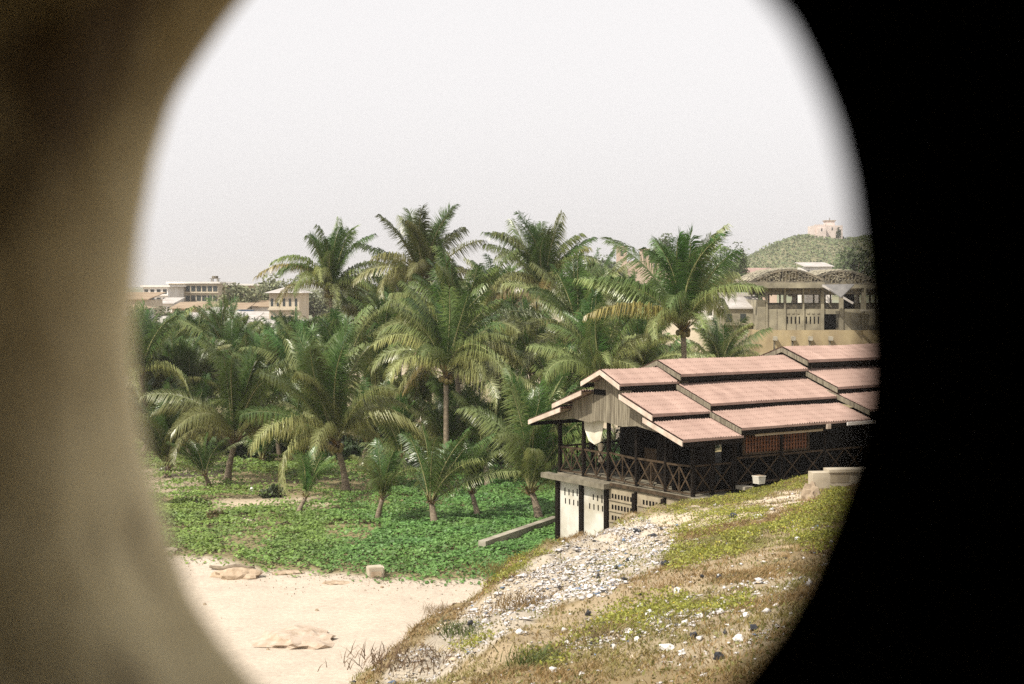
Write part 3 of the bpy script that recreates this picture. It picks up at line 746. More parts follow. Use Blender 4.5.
    # fibrous heart of leaf bases
    for i in range(14):
        az = i*2.4; e = R(rng.uniform(20, 80)); d = np.array([math.cos(az)*math.cos(e), math.sin(az)*math.cos(e), math.sin(e)])
        s = np.array([-math.sin(az), math.cos(az), 0])*.09*L/4.5; q = np.array([0, 0, -.35*L/4.5])
        v = np.stack([q-s, q+s, q+d*.8*L/4.5+s*.5, q+d*.8*L/4.5-s*.5]); add(v, np.array([[0, 1, 2, 3]]), np.tile(np.array([.17, .11, .05])*rng.uniform(.7, 1.2), (4, 1)))
    return npmesh(name, np.concatenate(V), np.concatenate(Fq), np.concatenate(Cc))
CM = {'full': [crown_mesh('crown', 100+i, (32, 27, 34, 29, 25)[i], 0.0, (1.0, .92, 1.0, .96, .88)[i], dead=(.4, .1, .6, .3, .1)[i], droop=(1, .85, 1.1, 1, .9)[i]) for i in range(5)],
      'arch': [crown_mesh('crown', 200+i, (27, 23, 28, 21)[i], 0.0, (.86, .8, .9, .78)[i], dead=.2, droop=(.85, 1, .75, .9)[i]) for i in range(4)],
      'up': [crown_mesh('crown', 300+i, (20, 17, 23, 18)[i], 0.0, (.55, .48, .62, .52)[i], droop=(.75, .9, .7, .8)[i]) for i in range(4)],
      'small': [crown_mesh('crown', 400+i, (12, 10, 14)[i], 0.02, (.46, .40, .54)[i], droop=.9, nl=72) for i in range(3)]}
NUTS = None
def nut_mesh():
    bm = bmesh.new()
    for i in range(9):
        a = i*2.4; bmesh.ops.create_icosphere(bm, subdivisions=2, radius=.13, matrix=Matrix.Translation((.27*math.cos(a), .27*math.sin(a), -.30-.09*(i % 3))) @ Matrix.Diagonal((1, 1, 1.25, 1)))
    me = bpy.data.meshes.new('coconut_cluster'); bm.to_mesh(me); bm.free(); me.materials.append(M['coconut'])
    me.polygons.foreach_set('use_smooth', [True]*len(me.polygons)); return me
NUTS = nut_mesh()
KI = {k: 0 for k in CM}
def palm(px, cy, d, L, kind, label, group='coconut palms of the grove', lean=None, rz=None, nuts=False, tr=.16):
    c = at(px, cy, d); r = random.Random(int(px*31+cy*7+d))
    lx = r.uniform(-.5, .5) if lean is None else lean; ly = r.uniform(-.5, .5)
    bx, by = c.x+lx, c.y+ly; bz = gz(bx, by); hgt = c.z-bz
    if hgt < .35: c.z = bz+.35; hgt = .35
    root = empty('coconut_palm', (bx, by, bz), 0, label=label, cat='palm tree', group=group)
    top = Vector((c.x-bx, c.y-by, hgt)); n = max(6, int(hgt/.35)); s = L/4.5
    pts = []; rad = []
    for i in range(n+1):
        t = i/n; q = Vector((top.x*t**1.6, top.y*t**1.6, -.15+(top.z-.10*s+.15)*t)); pts.append(q)
        rad.append(tr*s**.7*(1.0+.75*math.exp(-t*hgt/.45)-.25*t)*(1.06 if i % 2 else .97))
    MB().tube(pts, rad, 9).build('trunk', M['trunk'], root, smooth=True)
    ms = CM[kind]; me = ms[KI[kind] % len(ms)]; KI[kind] += 1
    o = link('crown', me, M['palm'], root, top); o.scale = (s*r.uniform(.92, 1.06), s*r.uniform(.92, 1.06), s*r.uniform(.9, 1.1)); o.rotation_euler = (r.uniform(-.17, .17), r.uniform(-.17, .17), r.uniform(0, 6.28) if rz is None else rz)
    if nuts: k = link('coconut_cluster', NUTS, None, root, top)
    return root
TALL = [
 (330, 290, 100, 4.7, 'full', 'slender tall palm standing apart at the left end of the tall palms', True),
 (424, 284, 88, 4.8, 'full', 'tallest palm of the grove with a broad full crown', True),
 (455, 345, 80, 5.0, 'full', 'big full crowned palm just below and right of the tallest palm', False),
 (545, 293, 94, 4.7, 'full', 'tall palm with upright spear leaves right of the sky gap', False),
 (580, 338, 84, 5.0, 'full', 'spreading palm with long drooping leaves behind the house gable', False),
 (600, 312, 104, 3.8, 'up', 'dark upright palm crown in front of the distant pink castle', False),
 (683, 325, 73, 5.4, 'arch', 'large fan shaped palm rising right behind the tiled roof', True),
 (446, 372, 73, 4.6, 'full', 'palm with drooping skirt of pale leaves in the grove centre', True),
 (336, 440, 72, 5.1, 'full', 'stout palm with arching yellowish leaves beside the dirt path', True),
 (235, 440, 76, 5.1, 'arch', 'upright bushy palm left of the stout path palm', False),
 (168, 464, 79, 3.9, 'up', 'low palm nearest the left edge of the opening', False),
 (140, 375, 88, 4.4, 'arch', 'palm with one curled leaf rising at the left rim of the opening', False),
 (600, 378, 76, 4.2, 'arch', 'palm with long stiff leaves slanting above the left eaves of the house', False),
 (640, 372, 86, 4.4, 'full', 'shaded palm tucked between the fan palm and the house ridge', False)]
YOUNG = [
 (205, 474, 74, 2.2, 'small', 'small young palm on the green bank at the left'),
 (306, 496, 65.5, 2.0, 'small', 'tiny young palm standing in the dirt path'),
 (383, 496, 63.3, 2.6, 'small', 'young palm with thin stem and ragged leaves at the edge of the vines'),
 (431, 500, 63, 3.5, 'small', 'bushy young palm with upright leaves standing in the vines'),
 (472, 493, 65, 2.5, 'small', 'young palm with two thin stems right of the bushy upright one'),
 (531, 488, 64.5, 4.3, 'up', 'young palm with a leaning trunk beside the house corner'),
 (484, 455, 74, 3.4, 'up', 'young palm behind the thin stemmed one in the middle of the grove'),
 (512, 440, 78, 3.8, 'arch', 'half grown palm just left of the house behind the leaning young palm')]
for a in TALL: palm(*a[:6], nuts=a[6])
for a in YOUNG: palm(*a, group='young palms along the vines', tr=.17)
MID = [(190, 402, 90, 3.8, 'arch'), (265, 398, 93, 4, 'full'), (300, 388, 91, 4.1, 'arch'), (375, 402, 86, 4.1, 'full'), (386, 352, 96, 4.5, 'full'), (368, 442, 82, 3.2, 'up'),
 (410, 420, 83, 3.6, 'arch'), (500, 380, 87, 4.3, 'full'), (532, 372, 86, 4.3, 'arch'), (556, 404, 81, 3.9, 'full'), (512, 338, 97, 4.5, 'full'), (494, 312, 106, 4.2, 'full'),
 (400, 322, 101, 4.3, 'full'), (358, 335, 106, 4.0, 'arch'), (630, 335, 97, 4.1, 'up'), (560, 440, 80, 3.0, 'up'), (455, 432, 82, 3.6, 'arch'), (655, 392, 88, 4.0, 'arch'), (720, 372, 92, 3.8, 'arch'), (235, 372, 98, 3.8, 'up'), (420, 360, 92, 4.2, 'full'), (345, 380, 93, 4.0, 'up'), (275, 430, 88, 3.4, 'arch'), (580, 375, 92, 4.0, 'full'), (292, 452, 84, 3.4, 'up'), (402, 456, 80, 3.2, 'arch'), (448, 458, 78, 3.0, 'up'), (262, 458, 84, 3.0, 'small'), (186, 446, 86, 3.6, 'arch'), (148, 440, 88, 3.4, 'up')]
ORD = ['first', 'second', 'third', 'fourth', 'fifth', 'sixth', 'seventh', 'eighth', 'ninth', 'tenth', 'eleventh', 'twelfth', 'thirteenth', 'fourteenth', 'fifteenth', 'sixteenth', 'seventeenth', 'eighteenth', 'nineteenth', 'twentieth', 'twenty-first', 'twenty-second', 'twenty-third', 'twenty-fourth', 'twenty-fifth', 'twenty-sixth', 'twenty-seventh', 'twenty-eighth', 'twenty-ninth', 'thirtieth', 'thirty-first']
for i, a in enumerate(sorted(MID)): palm(*a, ORD[i]+' from left of the crowded palms filling the middle of the thicket', group='crowded palms of the thicket')
LOW = [(150, 412, 92, 3.2), (172, 425, 90, 3.1), (196, 428, 88, 3.0), (214, 408, 93, 3.3), (252, 418, 90, 3.2), (280, 410, 92, 3.2), (300, 430, 88, 3.0), (165, 395, 97, 3.3), (226, 398, 97, 3.2), (318, 402, 94, 3.3)]
for i, a in enumerate(sorted(LOW)): palm(*a, 'up', ORD[i]+' from left of the young spear leaved palms packed into the left of the thicket', group='young palms of the left thicket')
rr = random.Random(5)
BACK = [(146+i*13.5+rr.uniform(-4, 4), 366+rr.uniform(-9, 7), rr.uniform(101, 113), rr.uniform(3.0, 3.7), ('up', 'arch', 'up')[i % 3]) for i in range(14)]
BACK2 = [(150+i*20+rr.uniform(-5, 5), 388+rr.uniform(-8, 8), rr.uniform(92, 99), rr.uniform(3.2, 3.9), ('up', 'arch')[i % 2]) for i in range(9)]
for i, a in enumerate(sorted(BACK)): palm(*a, ORD[i]+' from left in the back row of low dark palms before the town', group='low palms before the town')
for i, a in enumerate(sorted(BACK2)): palm(*a, ORD[i]+' from left in the second row of low palms, in front of the back row', group='low palms before the town')

# ------------------------------------------------------------------ ground cover of creeping vines
def vines():
    n = 500000; X = RNG.uniform(-37, 10, n); Y = RNG.uniform(49, 96, n); Z = ground_h(X, Y)
    s = Y-sandline(X); px, py = proj(X, Y, Z); keep = (s > -1.0) & (Z < 2.2) & (px > -350) & (crest(X, Y) < -1.5)
    dens = (.12*sstep(-1.2, .2, s+1.5*(fbm(X*1.4, Y*1.4, 46)-.5))+.88*sstep(.1, 2.2, s+1.8*(fbm(X*.9, Y*.9, 45)-.5)))*(1-.75*sstep(65, 71, Y+.25*(X+6)+3*(fbm(X*.3, Y*.3, 2)-.5)))
    dens = np.maximum(dens, .85*sstep(.44, .54, fbm(X*.22, Y*.22, 19))*(Y > 60))
    hole = sstep(.54, .66, fbm(X*.45, Y*.45, 44)+.02*np.clip(-X-8, -3, 4))*(X < -5)*.8
    trail = np.exp(-((Y-69.5-.3*np.sin(X))/1.4)**2)*sstep(-15.5, -13.5, X)*(1-sstep(-9.5, -8, X))
    keep &= RNG.uniform(size=n) < dens*(1-hole)*(1-trail)
    hx0, hy0 = HO[0], HO[1]; uu = (X-hx0)*.831+(Y-hy0)*.556; vv = -(X-hx0)*.556+(Y-hy0)*.831
    keep &= ~((uu > -.3) & (vv > -.3) & (vv < 8.6))
    X, Y, Z = X[keep], Y[keep], Z[keep]; m = len(X)
    hgt = (.06+.30*fbm(X*.8, Y*.8, 61)+.17*fbm(X*3, Y*3, 62))*(.2+.8*sstep(-.5, 3, Y-sandline(X)))
    P = np.c_[X, Y, Z+hgt*RNG.uniform(.55, 1, m)**.5]
    yl = np.clip(sstep(-3, -12, X)*.6+.15+.5*(fbm(X*.5, Y*.5, 7)-.5), 0, 1)[:, None]
    c = (np.array([.105, .285, .070])*(1-yl)+np.array([.215, .315, .060])*yl)*RNG.uniform(.6, 1.4, (m, 1))*(.7+.6*fbm(X*1.1, Y*1.1, 55))[:, None]
    nrm = RNG.normal(size=(m, 3))*.42+np.array([0, -.15, 1]); nrm /= np.linalg.norm(nrm, axis=1)[:, None]
    a = RNG.normal(size=(m, 3)); a -= (a*nrm).sum(1)[:, None]*nrm; a /= np.linalg.norm(a, axis=1)[:, None]; b = np.cross(nrm, a)
    s = RNG.uniform(.045, .095, m)[:, None]
    V = np.stack([P-a*s*.8, P-a*s*.3+b*s*.75, P+a*s*.5+b*s*.6, P+a*s, P+a*s*.5-b*s*.6, P-a*s*.3-b*s*.75], 1).reshape(-1, 3)
    o = np.arange(m)[:, None]*6; Fc = np.concatenate([o+np.array([[0, 1, 2, 3]]), o+np.array([[0, 3, 4, 5]])])
    tag(link('creeping_vines', npmesh('creeping_vines', V, Fc, np.repeat(c, 6, 0)), M['cover']), 'bright green creeping vines carpeting the ground behind the sand', 'ground cover', kind='stuff')
vines()
def wrack():
    n = 700; X = RNG.uniform(-16, 3, n); Y = sandline(X)-np.abs(RNG.normal(size=n))**1.5*1.1-.1; k = crest(X, Y) < -4; X, Y = X[k], Y[k]; m = len(X)
    Z = ground_h(X, Y); c = np.where(RNG.uniform(size=(m, 1)) < .7, np.array([.19, .135, .08]), np.array([.36, .28, .19]))*RNG.uniform(.6, 1.3, (m, 1))
    V, Fc, cc = leaf_cloud(np.c_[X, Y, Z+.015], RNG.uniform(.02, .08, m), c, 2.5)
    tag(link('beach_debris', npmesh('beach_debris', V, Fc, cc), M['litter']), 'thin line of dry leaves and twigs on the sand along the vines', 'debris', kind='stuff')
wrack()
def bush(name, X, Y, w, h, col, label, cat='bush', n=900, group=None, leaf=.16, z0=None, trunk=0.0, m='cover', dep=None):
    z = gz(X, Y) if z0 is None else z0; root = empty(name, (X, Y, z), label=label, cat=cat, group=group)
    r = np.random.default_rng(int(abs(X)*100+Y*7)); cl = r.normal(size=(14, 3)); cl /= np.linalg.norm(cl, axis=1)[:, None]; cl[:, 2] = np.abs(cl[:, 2])
    cl *= r.uniform(.35, .75, (14, 1)); k = r.integers(0, 14, n)
    P = cl[k]+np.clip(r.normal(size=(n, 3)), -1.7, 1.7)*.17; P[:, 2] = np.maximum(P[:, 2], 0.02)
    P = P*np.array([w/2, (dep or w)/2, h*.9])+np.array([0, 0, trunk]); c = np.array(col)*(.6+.8*r.uniform(size=(14, 1))[k])*r.uniform(.75, 1.3, (n, 1))
    V, Fc, cc = leaf_cloud(P, r.uniform(.7, 1.3, n)*leaf, c, .8, r)
    link('crown', npmesh('crown', V, Fc, cc), M[m], root)
    t = MB(); t.tube([(0, 0, -.2), (.05*w, 0, trunk*.6+.1), (0, .03*w, trunk+h*.45)], [.035*w+.02, .028*w+.015, .01*w], 6)
    for q in range(4):
        a = q*1.6; t.tube([(0, 0, trunk*.7+.05), (.2*w*math.cos(a), .2*w*math.sin(a), trunk+h*.5)], [.015*w+.01, .006*w], 5)
    t.build('trunk', M['bark'], root, smooth=True)
    return root
q = pos(272, 497); bush('bush', q.x, q.y, 1.7, .75, (.05, .062, .025), 'dark round bush heaped beside the pale dirt path', n=900)
q = pos(215, 520); bush('bush', q.x, q.y, 2.2, .45, (.13, .10, .04), 'dry brownish clump among the vines on the left', n=700)
q = pos(186, 507); bush('bush', q.x, q.y, 2.6, .5, (.09, .13, .03), 'yellow green clump of vines at the left end of the bank', n=900)
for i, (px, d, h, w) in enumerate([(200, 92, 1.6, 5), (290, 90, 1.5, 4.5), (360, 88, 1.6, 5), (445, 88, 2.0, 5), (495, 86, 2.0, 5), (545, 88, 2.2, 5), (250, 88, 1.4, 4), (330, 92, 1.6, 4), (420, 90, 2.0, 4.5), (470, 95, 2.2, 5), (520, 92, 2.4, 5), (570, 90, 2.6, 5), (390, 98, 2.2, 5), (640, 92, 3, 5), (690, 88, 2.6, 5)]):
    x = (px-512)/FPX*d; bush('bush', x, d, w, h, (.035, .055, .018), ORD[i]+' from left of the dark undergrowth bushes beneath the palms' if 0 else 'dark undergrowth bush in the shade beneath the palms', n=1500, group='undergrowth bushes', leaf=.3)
# white scrap in the path, pale rubble by the grove
rock('white_scrap', 252, 494, 6, 10, 'white torn scrap leaning on the dark bush', 41, 'white_litter', cat='scrap', sub=2)
rock('white_scrap', 164, 470, 9, 5, 'white lump on the bank beside the low left palm', 42, 'white_litter', cat='scrap', sub=2)
rock('flat_stone', 247, 521, 16, 4, 'flat pale stone in the vines below the dark bush', 43, 'cream', cat='stone')
def driftlog(px, py, ln, rz, label, sd):
    q = pos(px, py); r = random.Random(sd); pts = [(x*ln, .06*r.uniform(-1, 1), .08+.05*r.uniform(-1, 1)) for x in (-.5, -.2, .1, .35, .5)]
    o = MB().tube(pts, [.05, .11, .12, .08, .04], 7).build('driftwood', M['trunk'], smooth=True); o.location = q; o.rotation_euler = (0, 0, rz); tag(o, label, 'driftwood')
driftlog(240, 489, 1.6, .3, 'weathered log lying at the left end of the dirt path', 1)
driftlog(232, 570, 1.7, .05, 'thin driftwood branch lying on the rough beach rock', 2)

# ------------------------------------------------------------------ grass, shrubs and litter on the mound
def mound_points(n, x0=-7, x1=16, y0=13, y1=54):
    X = RNG.uniform(x0, x1, n); Y = RNG.uniform(y0, y1, n); s = crest(X, Y); k = s > -4.6; X, Y = X[k], Y[k]
    Z = ground_h(X, Y); px, py = proj(X, Y, Z); k = (px > 340) & (px < 900) & (py < 720)
    uu = (X-HO[0])*.831+(Y-HO[1])*.556; vv = -(X-HO[0])*.556+(Y-HO[1])*.831; k &= ~((uu > -.4) & (vv > -.7))
    return X[k], Y[k], Z[k], px[k], py[k]
YPOLY = (YFLOW, YFLOW2, YFLOW3, YFLOW4, YFLOW5, YFLOW6, YFLOW7, YFLOW8, YFLOW9)
def bare(px, py): return inpoly(px, py, PATHP) | inpoly(px, py, LITTER_A)
def blades(P, h, col, lean=.5, w=.012):
    n = len(P); a = RNG.uniform(0, 6.283, n); d = np.c_[np.cos(a), np.sin(a), np.zeros(n)]; l = RNG.uniform(.1, lean, n)[:, None]
    h = np.asarray(h)[:, None]; s = np.c_[-np.sin(a+1), np.cos(a+1), np.zeros(n)]*w*(1+RNG.uniform(0, .8, (n, 1)))
    tip = P+d*l*h+np.array([0, 0, 1])*h; mid = P+d*l*h*.35+np.array([0, 0, .55])*h
    V = np.stack([P-s, P+s, mid+s*.8, mid-s*.8, tip+s*.15, tip-s*.15], 1).reshape(-1, 3); o = np.arange(n)[:, None]*6
    return V, np.concatenate([o+np.array([[0, 1, 2, 3]]), o+np.array([[3, 2, 4, 5]])]), np.repeat(col, 6, 0)
def mound_grass():
    X, Y, Z, px, py = mound_points(110000); g = fbm(X*.7, Y*.7, 81)
    pq = px+16*(fbm(X*2, Y*2, 1)-.5); pr = py+12*(fbm(X*2, Y*2, 2)-.5)
    k = (~bare(pq, pr) | (RNG.uniform(size=len(X)) < .10)) & (RNG.uniform(size=len(X)) < sstep(.30, .55, g)*.9+.08)
    k &= ~(inpoly(pq, pr, PATHQ) & (RNG.uniform(size=len(X)) < .45))
    X, Y, Z, g = X[k], Y[k], Z[k], g[k]; rep = 6
    P = np.repeat(np.c_[X, Y, Z-.01], rep, 0)+np.c_[RNG.normal(size=(len(X)*rep, 2))*.07, np.zeros(len(X)*rep)]
    gg = np.repeat(fbm(X*.35, Y*.35, 85), rep); y = sstep(.42, .62, gg)[:, None]
    c = (np.array([.31, .215, .085])*(1-y)+np.array([.26, .27, .075])*y)*RNG.uniform(.7, 1.25, (len(P), 1))
    hh = RNG.uniform(.025, .085, len(P))*(.7+np.repeat(g, rep))
    V, Fc, cc = blades(P, hh, c, 1.5, .005)
    tag(link('dry_grass', npmesh('dry_grass', V, Fc, cc), M['grass']), 'short dry brown grass scattered over the mound', 'grass', kind='stuff')
    # matted dead leaves and crumbs of soil lying between the grass
    X, Y, Z, px, py = mound_points(260000); pq = px+16*(fbm(X*2, Y*2, 1)-.5); pr = py+12*(fbm(X*2, Y*2, 2)-.5); g = fbm(X*1.6, Y*1.6, 87)
    pb = np.where(bare(pq, pr) | inpoly(pq, pr, PATHQ), .32, .35+.75*sstep(.35, .6, g)); k = RNG.uniform(size=len(X)) < pb; X, Y, Z = X[k], Y[k], Z[k]; n = len(X)
    t = RNG.uniform(size=(n, 1)); ol = sstep(.45, .62, fbm(X*.4, Y*.4, 88))[:, None]
    c = np.where(t < .5, np.array([.17, .12, .055]), np.where(t < .8, np.array([.30, .23, .12]), np.array([.10, .07, .035])))*(1-ol)+np.array([.20, .195, .06])*ol
    V, Fc, cc = leaf_cloud(np.c_[X, Y, Z+RNG.uniform(.0, .035, n)], RNG.uniform(.02, .07, n), c*RNG.uniform(.7, 1.3, (n, 1)), 2.2)
    tag(link('leaf_litter', npmesh('leaf_litter', V, Fc, cc), M['grass']), 'matted dead leaves and soil crumbs covering the mound', 'leaf litter', kind='stuff')
    # yellow green flowering ground plants in patches
    X, Y, Z, px, py = mound_points(170000); pq = px+26*(fbm(X*1.1, Y*1.1, 3)-.5); pr = py+20*(fbm(X*1.1, Y*1.1, 4)-.5)
    k = np.zeros(len(X), bool)
    for p in YPOLY: k |= inpoly(pq, pr, p)
    k &= RNG.uniform(size=len(X)) < sstep(.28, .55, fbm(X*1.2, Y*1.2, 6))
    X, Y, Z, py = X[k], Y[k], Z[k], py[k]; n = len(X); rep = 3
    P = np.repeat(np.c_[X, Y, Z], rep, 0)+np.c_[RNG.normal(size=(n*rep, 2))*.06, RNG.uniform(.01, .15, n*rep)*np.repeat(.4+fbm(X*1.7, Y*1.7, 8), rep)]
    fl = (RNG.uniform(size=n*rep) < .09)[:, None]
    c = np.where(fl, np.array([.62, .56, .07]), np.array([.30, .335, .055])*RNG.uniform(.55, 1.4, (n*rep, 1)))
    V, Fc, cc = leaf_cloud(P, RNG.uniform(.03, .065, n*rep)*np.where(fl[:, 0], .75, 1), c, .8)
    tag(link('flowering_plants', npmesh('flowering_plants', V, Fc, cc), M['cover']), 'yellow green flowering plants in patches on the mound', 'plants', kind='stuff')
mound_grass()
def dry_tuft(px, py, h, n, label, col, w=.3):
    q = pos(px, py); P = np.c_[RNG.normal(size=(n, 2))*w*.45, np.zeros(n)-.02]; c = np.array(col)*RNG.uniform(.6, 1.3, (n, 1))
    V, Fc, cc = blades(P, RNG.uniform(.35, 1, n)*h*.6, c, 1.6, .006); o = link('grass_tuft', npmesh('grass_tuft', V, Fc, cc), M['grass'], None, q)
    tag(o, label, 'grass tuft')
dry_tuft(443, 612, .55, 260, 'tall dry grass tuft on the left edge of the mound above the sand', (.26, .20, .09), .7)
dry_tuft(535, 606, .45, 420, 'dark brown matted grass tuft among the white litter', (.17, .105, .045), .9)
dry_tuft(545, 662, .35, 300, 'green grass tuft low on the mound near the bottom', (.10, .14, .03), .6)
dry_tuft(460, 632, .35, 240, 'green grass tuft on the litter slope beside the black scrap', (.09, .12, .03), .5)
dry_tuft(600, 640, .6, 90, 'thin tall straw stalks standing in the middle of the mound', (.30, .24, .11), .5)
dry_tuft(505, 572, .5, 300, 'yellowish grass tuft on the crest below the house', (.22, .20, .05), .9)
dry_tuft(400, 662, .4, 300, 'brown root tangle at the foot of the mound by the sand', (.20, .14, .07), .9)
def litter_stuff():
    X, Y, Z, px, py = mound_points(420000); pq = px+24*(fbm(X*1.5, Y*1.5, 13)-.5); pr = py+18*(fbm(X*1.5, Y*1.5, 14)-.5)
    a = inpoly(pq, pr, LITTER_A); b = inpoly(pq, pr, LITTER_B); cl = fbm(X*.9, Y*.9, 31)
    pr_ = np.where(a, .16+.7*sstep(.36, .58, cl), np.where(b, .05+.6*sstep(.46, .62, cl), .018))
    pr_ = pr_*np.where(a, 1-.62*sstep(596, 628, pr), 1); k = RNG.uniform(size=len(X)) < pr_; X, Y, Z = X[k], Y[k], Z[k]; n = len(X)
    s = RNG.uniform(.008, .034, n)*(1+1.1*(RNG.uniform(size=n) < .10))
    # little crumpled shells: an octahedron with jittered corners
    base = np.array([(1, 0, 0), (0, 1, 0), (-1, 0, 0), (0, -1, 0), (0, 0, .7), (0, 0, -.4)], float)
    V = base[None]*(1+RNG.normal(size=(n, 6, 3))*.35)+RNG.normal(size=(n, 6, 3))*.25
    V = V*s[:, None, None]*np.array([1.2, 1, .75])+np.c_[X, Y, Z+s*.3][:, None, :]
    Fi = np.array([(0, 1, 4), (1, 2, 4), (2, 3, 4), (3, 0, 4), (1, 0, 5), (2, 1, 5), (3, 2, 5), (0, 3, 5)])
    Fc = (np.arange(n)[:, None, None]*6+Fi).reshape(-1, 3)
    u = RNG.uniform(size=(n, 1)); c = np.where(u < .74, np.array([.56, .53, .51]), np.where(u < .90, np.array([.42, .34, .24]), np.where(u < .965, np.array([.03, .03, .033]), np.array([.14, .2, .3]))))
    c = c*RNG.uniform(.75, 1.15, (n, 1))
    tag(link('scattered_litter', npmesh('scattered_litter', V.reshape(-1, 3), Fc, np.repeat(c, 6, 0)), M['litter']), 'countless small white scraps of litter scattered down the mound', 'litter', kind='stuff')
litter_stuff()
BAGS = [(637, 532, 11, 6, 'flat black plastic bag at the top of the litter beside the pale path'), (653, 537, 12, 6, 'black plastic bag right of the flat one at the edge of the path'),
 (665, 566, 12, 8, 'largest black bag, at the right end of the white litter'), (627, 562, 6, 5, 'small black bag left of the largest black bag'), (616, 569, 7, 6, 'round black bag, second left of the largest black bag'),
 (598, 578, 5, 9, 'narrow upright black bag in the middle of the white litter'), (624, 581, 9, 7, 'black bag just below the round black bag'), (588, 616, 9, 9, 'black bag at the lower tip of the white litter'),
 (719, 579, 9, 7, 'lone black bag in the dry grass right of the litter'), (702, 578, 5, 4, 'tiny black scrap just left of the lone black bag'), (733, 517, 13, 6, 'dark grey bag on the grass above the path, beside a white lump'),
 (694, 638, 14, 8, 'black bag among white lumps on the lower slope'), (719, 660, 15, 11, 'dark torn bag lowest on the right of the mound'), (754, 630, 12, 9, 'dark green bag at the shadowed right edge of the mound'),
 (627, 640, 7, 5, 'black bag between two white lumps on the lower slope'), (612, 648, 6, 5, 'small black scrap at the foot of the lower white lumps'), (470, 626, 8, 8, 'black scrap on the left litter slope near the green tuft'), (560, 590, 7, 5, 'black scrap beside the dark brown grass tuft'),
 (640, 596, 6, 4, 'small black scrap on bare soil below the white litter')]
WHITES = [(759, 519, 12, 8, 'white lump beside the dark grey bag above the path'), (677, 593, 10, 9, 'round white bag in the dry grass below the white litter'), (724, 606, 9, 7, 'white bag in the yellow green plants of the lower mound'),
 (685, 625, 9, 7, 'white bag just above the black bag of the lower slope'), (650, 616, 14, 9, 'wide white bag at the left of the lower litter'), (637, 642, 8, 7, 'white bag right of the small lower black bag'), (738, 641, 13, 8, 'white torn bag at the right of the lower litter'),
 (682, 656, 10, 8, 'pale lump at the bottom of the lower litter'), (614, 650, 7, 7, 'white cup shaped scrap beside the small lower black scrap'), (667, 650, 17, 9, 'largest white heap low on the mound'), (553, 672, 9, 8, 'white lump in grass near the bottom edge of the mound'),
 (582, 677, 8, 7, 'white lump right of the bottom grass tuft'), (746, 618, 8, 6, 'white scrap at the shadowed right edge of the mound'), (797, 540, 7, 5, 'white scrap among yellow flowers at the right'), (640, 608, 8, 6, 'white scrap above the wide white bag'),
 (520, 634, 10, 7, 'pale stone on bare soil left of the mound middle'), (700, 618, 8, 6, 'white scrap between the yellow plants and the white bag'), (590, 598, 10, 6, 'white crumpled sheet at the lower end of the litter field')]
for i, (px, py, w, h, lab) in enumerate(BAGS):
    q = pos(px, py); s = q.y/FPX; tag(lump('plastic_bag', (q.x, q.y, q.z+.02), w*s/2.5, w*s/3, h*s*.5, M['black_plastic'], 60+i, sub=2, rough=.55, rz=i), lab, 'plastic bag', 'dark bags on the mound')
for i, (px, py, w, h, lab) in enumerate(WHITES):
    q = pos(px, py); s = q.y/FPX; tag(lump('white_bag', (q.x, q.y, q.z+.02), w*s/2.5, w*s/3, h*s*.5, M['white_litter'], 90+i, sub=2, rough=.55, rz=i), lab, 'litter', 'white lumps on the mound')

